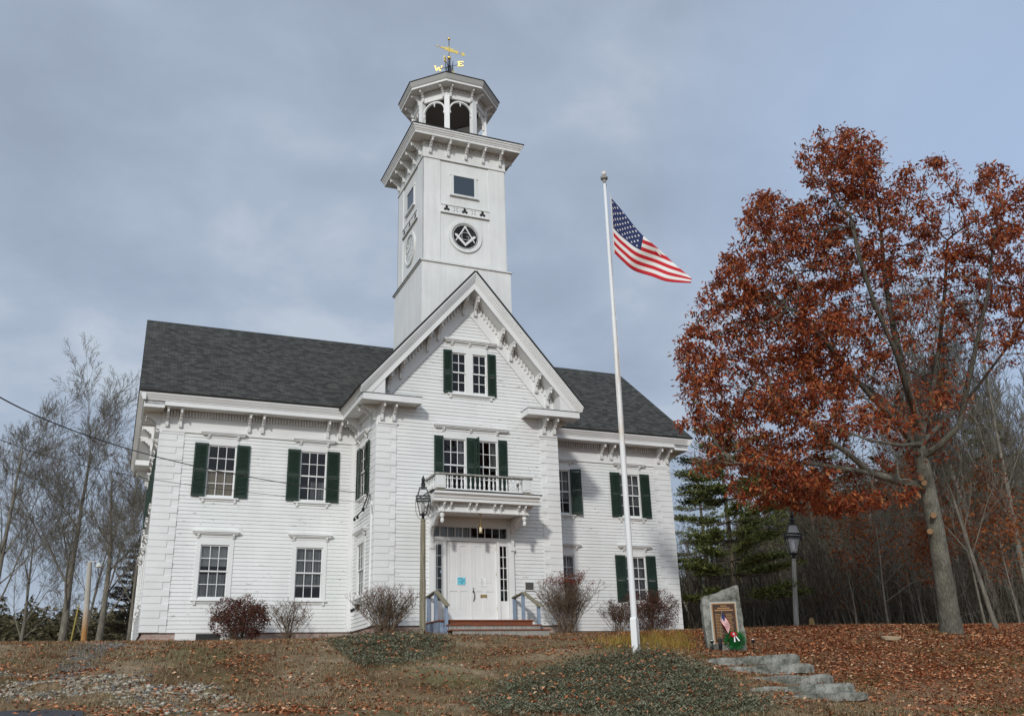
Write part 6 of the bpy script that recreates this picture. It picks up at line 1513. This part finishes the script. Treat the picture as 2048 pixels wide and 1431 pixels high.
# low green bush by the hall's right corner
def leafbush(base,rx,ry,rz,n,size,mat,seed,narrow=0.5):
    rnd=random.Random(seed); V=[];Fq=[]
    for _ in range(n):
        while True:
            a,b,c=rnd.uniform(-1,1),rnd.uniform(-1,1),rnd.uniform(-1,1)
            r=a*a+b*b+c*c
            if r<1 and rnd.random()<0.25+r: break
        k=1+0.25*noise.noise(Vector((a*2,b*2,c*2+seed))); p=Vector((a*rx*k,b*ry*k,(c*0.5+0.5)*rz*k))
        if noise.noise(p*3.0+Vector((seed,0,0)))<-0.28: continue
        d=Vector((rnd.gauss(0,1),rnd.gauss(0,1),rnd.gauss(0,.8))).normalized()*size*rnd.uniform(.6,1.3); s=d.cross(Vector((rnd.gauss(0,1),rnd.gauss(0,1),rnd.gauss(0,1)))).normalized()*size*narrow*.5
        b_=len(V); V+=[tuple(p),tuple(p+d*.5+s),tuple(p+d),tuple(p+d*.5-s)]; Fq.append((b_,b_+1,b_+2,b_+3))
    return V,Fq
def vase_stems(w,h,n,rnd,r=0.011,sub=5,base_r=0.14,flat=0.55,splay=1.0,twig=0.0035):
    """stems fanning from a narrow base to a rounded top"""
    mb=MB(); tips=[]
    for i in range(n):
        a=rnd.uniform(0,2*PI); rr=math.sqrt(rnd.random())*splay; tx=w*rr*math.cos(a); ty=w*flat*rr*math.sin(a); tz=h*(1-0.30*rr*rr)*rnd.uniform(0.75,1.02)
        b=Vector((rnd.gauss(0,base_r),rnd.gauss(0,base_r*0.7),-0.05)); t=Vector((tx,ty,tz)); m1=b.lerp(t,0.35)+Vector((0,0,h*0.06)); m2=b.lerp(t,0.7)+Vector((tx*0.05,ty*.05,h*0.06))
        pts_=[b,m1,m2,t]; mb.tube(pts_,[r,r*0.8,r*0.55,twig],4,cap=False); tips.append((t,None,1))
        for k in range(sub):
            u=rnd.uniform(0.3,0.95); q=m1.lerp(t,(u-0.3)/0.7); e_=q+Vector((rnd.gauss(0,.20),rnd.gauss(0,.15),rnd.uniform(0.12,0.42)))*h*0.55
            if e_.z>h*1.05: e_.z=h*rnd.uniform(0.9,1.05)
            mid=q.lerp(e_,0.5)+Vector((rnd.gauss(0,.02),rnd.gauss(0,.02),0)); mb.tube([q,mid,e_],[r*0.5,r*0.38,twig],3,cap=False); tips.append((e_,None,1))
            for _ in range(3):
                q2=q.lerp(e_,rnd.uniform(.3,.9)); e2=q2+Vector((rnd.gauss(0,.12),rnd.gauss(0,.1),rnd.uniform(0.05,0.25)))*h*0.4; mb.tube([q2,e2],[r*0.28,twig*.8],3,cap=False); tips.append((e2,None,.7))
    return mb,tips
M_burg=leafmat('burgundy_leaf',[(0.0,(0.040,0.014,0.014)),(0.5,(0.10,0.030,0.024)),(0.9,(0.18,0.07,0.042)),(1.0,(0.05,0.075,0.02))],0.15)
M_redtip=leafmat('red_leaf_tip',[(0.0,(0.12,0.020,0.018)),(0.6,(0.23,0.045,0.032)),(1.0,(0.30,0.10,0.05))],0.2)
def shrub(px,py,yp,w,h,label,seed,leaf=None,dense=None,n=46,sub=5,tipn=1.5,tipmin=0.0,flat=0.55,mat=M_twig,leafsz=0.045,splay=1.0):
    p=onplane(px,py,yp); g=Vector((p.x,p.y,H(p.x,p.y)-0.03)); t_=empty('shrub',tuple(g),label,'shrub','shrubs along the front of the hall',rz=-YAW); rnd=random.Random(seed)
    mb,tips=vase_stems(w,h,n,rnd,sub=sub,flat=flat,splay=splay); mb.build('branches',mat,t_,fix=False)
    if dense:
        V,Fq=leafbush(None,w*0.95,w*0.6,h,dense,leafsz,leaf,seed)
        tp=[q for q in tips]; V2,F2=leaves_at(tp,rnd,tipn,leafsz,0.05,Vector((0,0,0)),0.2); b=len(V); V=V+V2; Fq=Fq+[tuple(b+i for i in f) for f in F2]; quickmesh('foliage',V,Fq,leaf,t_)
    elif leaf:
        tp=[q for q in tips if q[0].z>h*tipmin]; V,Fq=leaves_at(tp,rnd,tipn,leafsz,0.03,Vector((0,0,0)),0.1); quickmesh('foliage',V,Fq,leaf,t_)
shrub(478,1272,-1.3,0.95,1.25,'dense rounded burgundy shrub under the left ground floor windows',1,M_burg,11000,n=34,sub=4,tipn=4,leafsz=0.055)
shrub(578,1271,-1.2,0.80,1.3,'wispy bare shrub right beside the dense burgundy one',2,M_redtip,None,n=34,sub=5,tipn=0.25)
shrub(772,1258,-4.1,1.12,1.45,'rounded bare twiggy shrub at the gable corner left of the lamp post',3,M_redtip,None,n=80,sub=6,tipn=0.9,tipmin=0.75)
shrub(1135,1264,-3.9,1.08,1.85,'flat topped shrub with red leaf tips right of the entrance',4,M_redtip,None,n=90,sub=6,tipn=5.5,tipmin=0.84,flat=0.6,leafsz=0.055)
shrub(1238,1262,-1.4,0.75,1.2,'low open brown shrub between the red tipped one and the flagpole',5,M_burg,None,n=34,sub=6,tipn=3,tipmin=0.3)
shrub(1302,1263,-1.4,1.15,1.55,'spreading burgundy shrub under the right corner window behind the flagpole',6,M_burg,9000,n=44,sub=5,tipn=4.0,tipmin=0.3,leafsz=0.05)
p=at(1400,1262,40); t_=empty('evergreen_shrub',tuple(gz(p)),'low bright green evergreen shrub beyond the right corner of the hall','shrub'); V,Fq=leafbush(None,1.1,0.8,1.0,2600,0.10,None,4,0.3)
quickmesh('foliage',V,Fq,needlemat('bright_evergreen',[(0,(0.02,0.045,0.012)),(1,(0.06,0.11,0.03))]),t_)
# leaning birches
for (x0,y0,x1,y1,d,r,lab) in ((1384,1258,1352,1165,38,0.055,'leaning white birch stem at the right corner of the hall'),(1768,1262,1730,960,44,0.10,'pale leaning trunk deep in the wood between lamp and oak'),(1650,1262,1618,1000,43,0.16,'thick dark leaning trunk right of the grey lamp post')):
    a=at(x0,y0,d); b=at(x1,y1,d); mb=MB(); o_=gz(a); mb.tube([a-o_+Vector((0,0,-0.5)),a.lerp(b,0.4)-o_+RT*0.08,b-o_],[r,r*0.85,r*0.5],8,cap=False)
    rn=random.Random(int(x0))
    for k in range(7):
        q=a.lerp(b,rn.uniform(0.4,1))-o_; mb.tube([q,q+Vector((rn.gauss(0,.5),rn.gauss(0,.5),rn.uniform(.4,1.1)))],[r*0.3,0.006],4,cap=False)
    t_=empty('leaning_tree',tuple(o_),lab,'tree'); mb.build('trunk',M_birch if 'pale' in lab or 'birch' in lab else M_darkbark,t_,smooth=True,fix=False)
# understory saplings holding rusty leaves
M_beech=leafmat('rust_leaf',[(0.0,(0.12,0.035,0.012)),(0.6,(0.25,0.075,0.022)),(1.0,(0.36,0.13,0.04))],0.25)
for (px,py,d,w,h,n_,lab,sd) in ((1780,1262,31,1.7,4.6,2.2,'sapling with sparse rust leaves left of the oak trunk',1),(1975,1275,29,1.5,4.2,3.2,'sapling with orange leaves between oak trunk and right edge',2),(1850,1262,34,1.8,5.4,1.6,'taller sapling with rust leaves just behind the oak trunk',3),(2045,1275,31,1.6,4.0,2.2,'sapling with rust leaves at the right edge',4),(1715,1262,35,1.5,3.6,2.0,'low sapling with rust leaves right of the grey lamp post',5),(1925,1272,33,1.5,3.4,3.0,'short bright orange sapling low beside the oak trunk',6)):
    p=at(px,py,d); g=gz(p); t_=empty('sapling',tuple(g),lab,'tree','rusty saplings under the wood'); mb,tips=bare_tree(h,random.Random(sd+50),0.045,0.6,3,up=0.3,start=0.2,twig=0.006,dens=1.1)
    mb.build('trunk',M_greybark,t_,fix=False); rn=random.Random(sd); V,Fq=leaves_at([(q,None,1) for q in tips if rn.random()<0.55],rn,n_*3.2,0.12,0.16,Vector((0,0,0)),0.3,0.6); quickmesh('foliage',V,Fq,M_beech,t_)
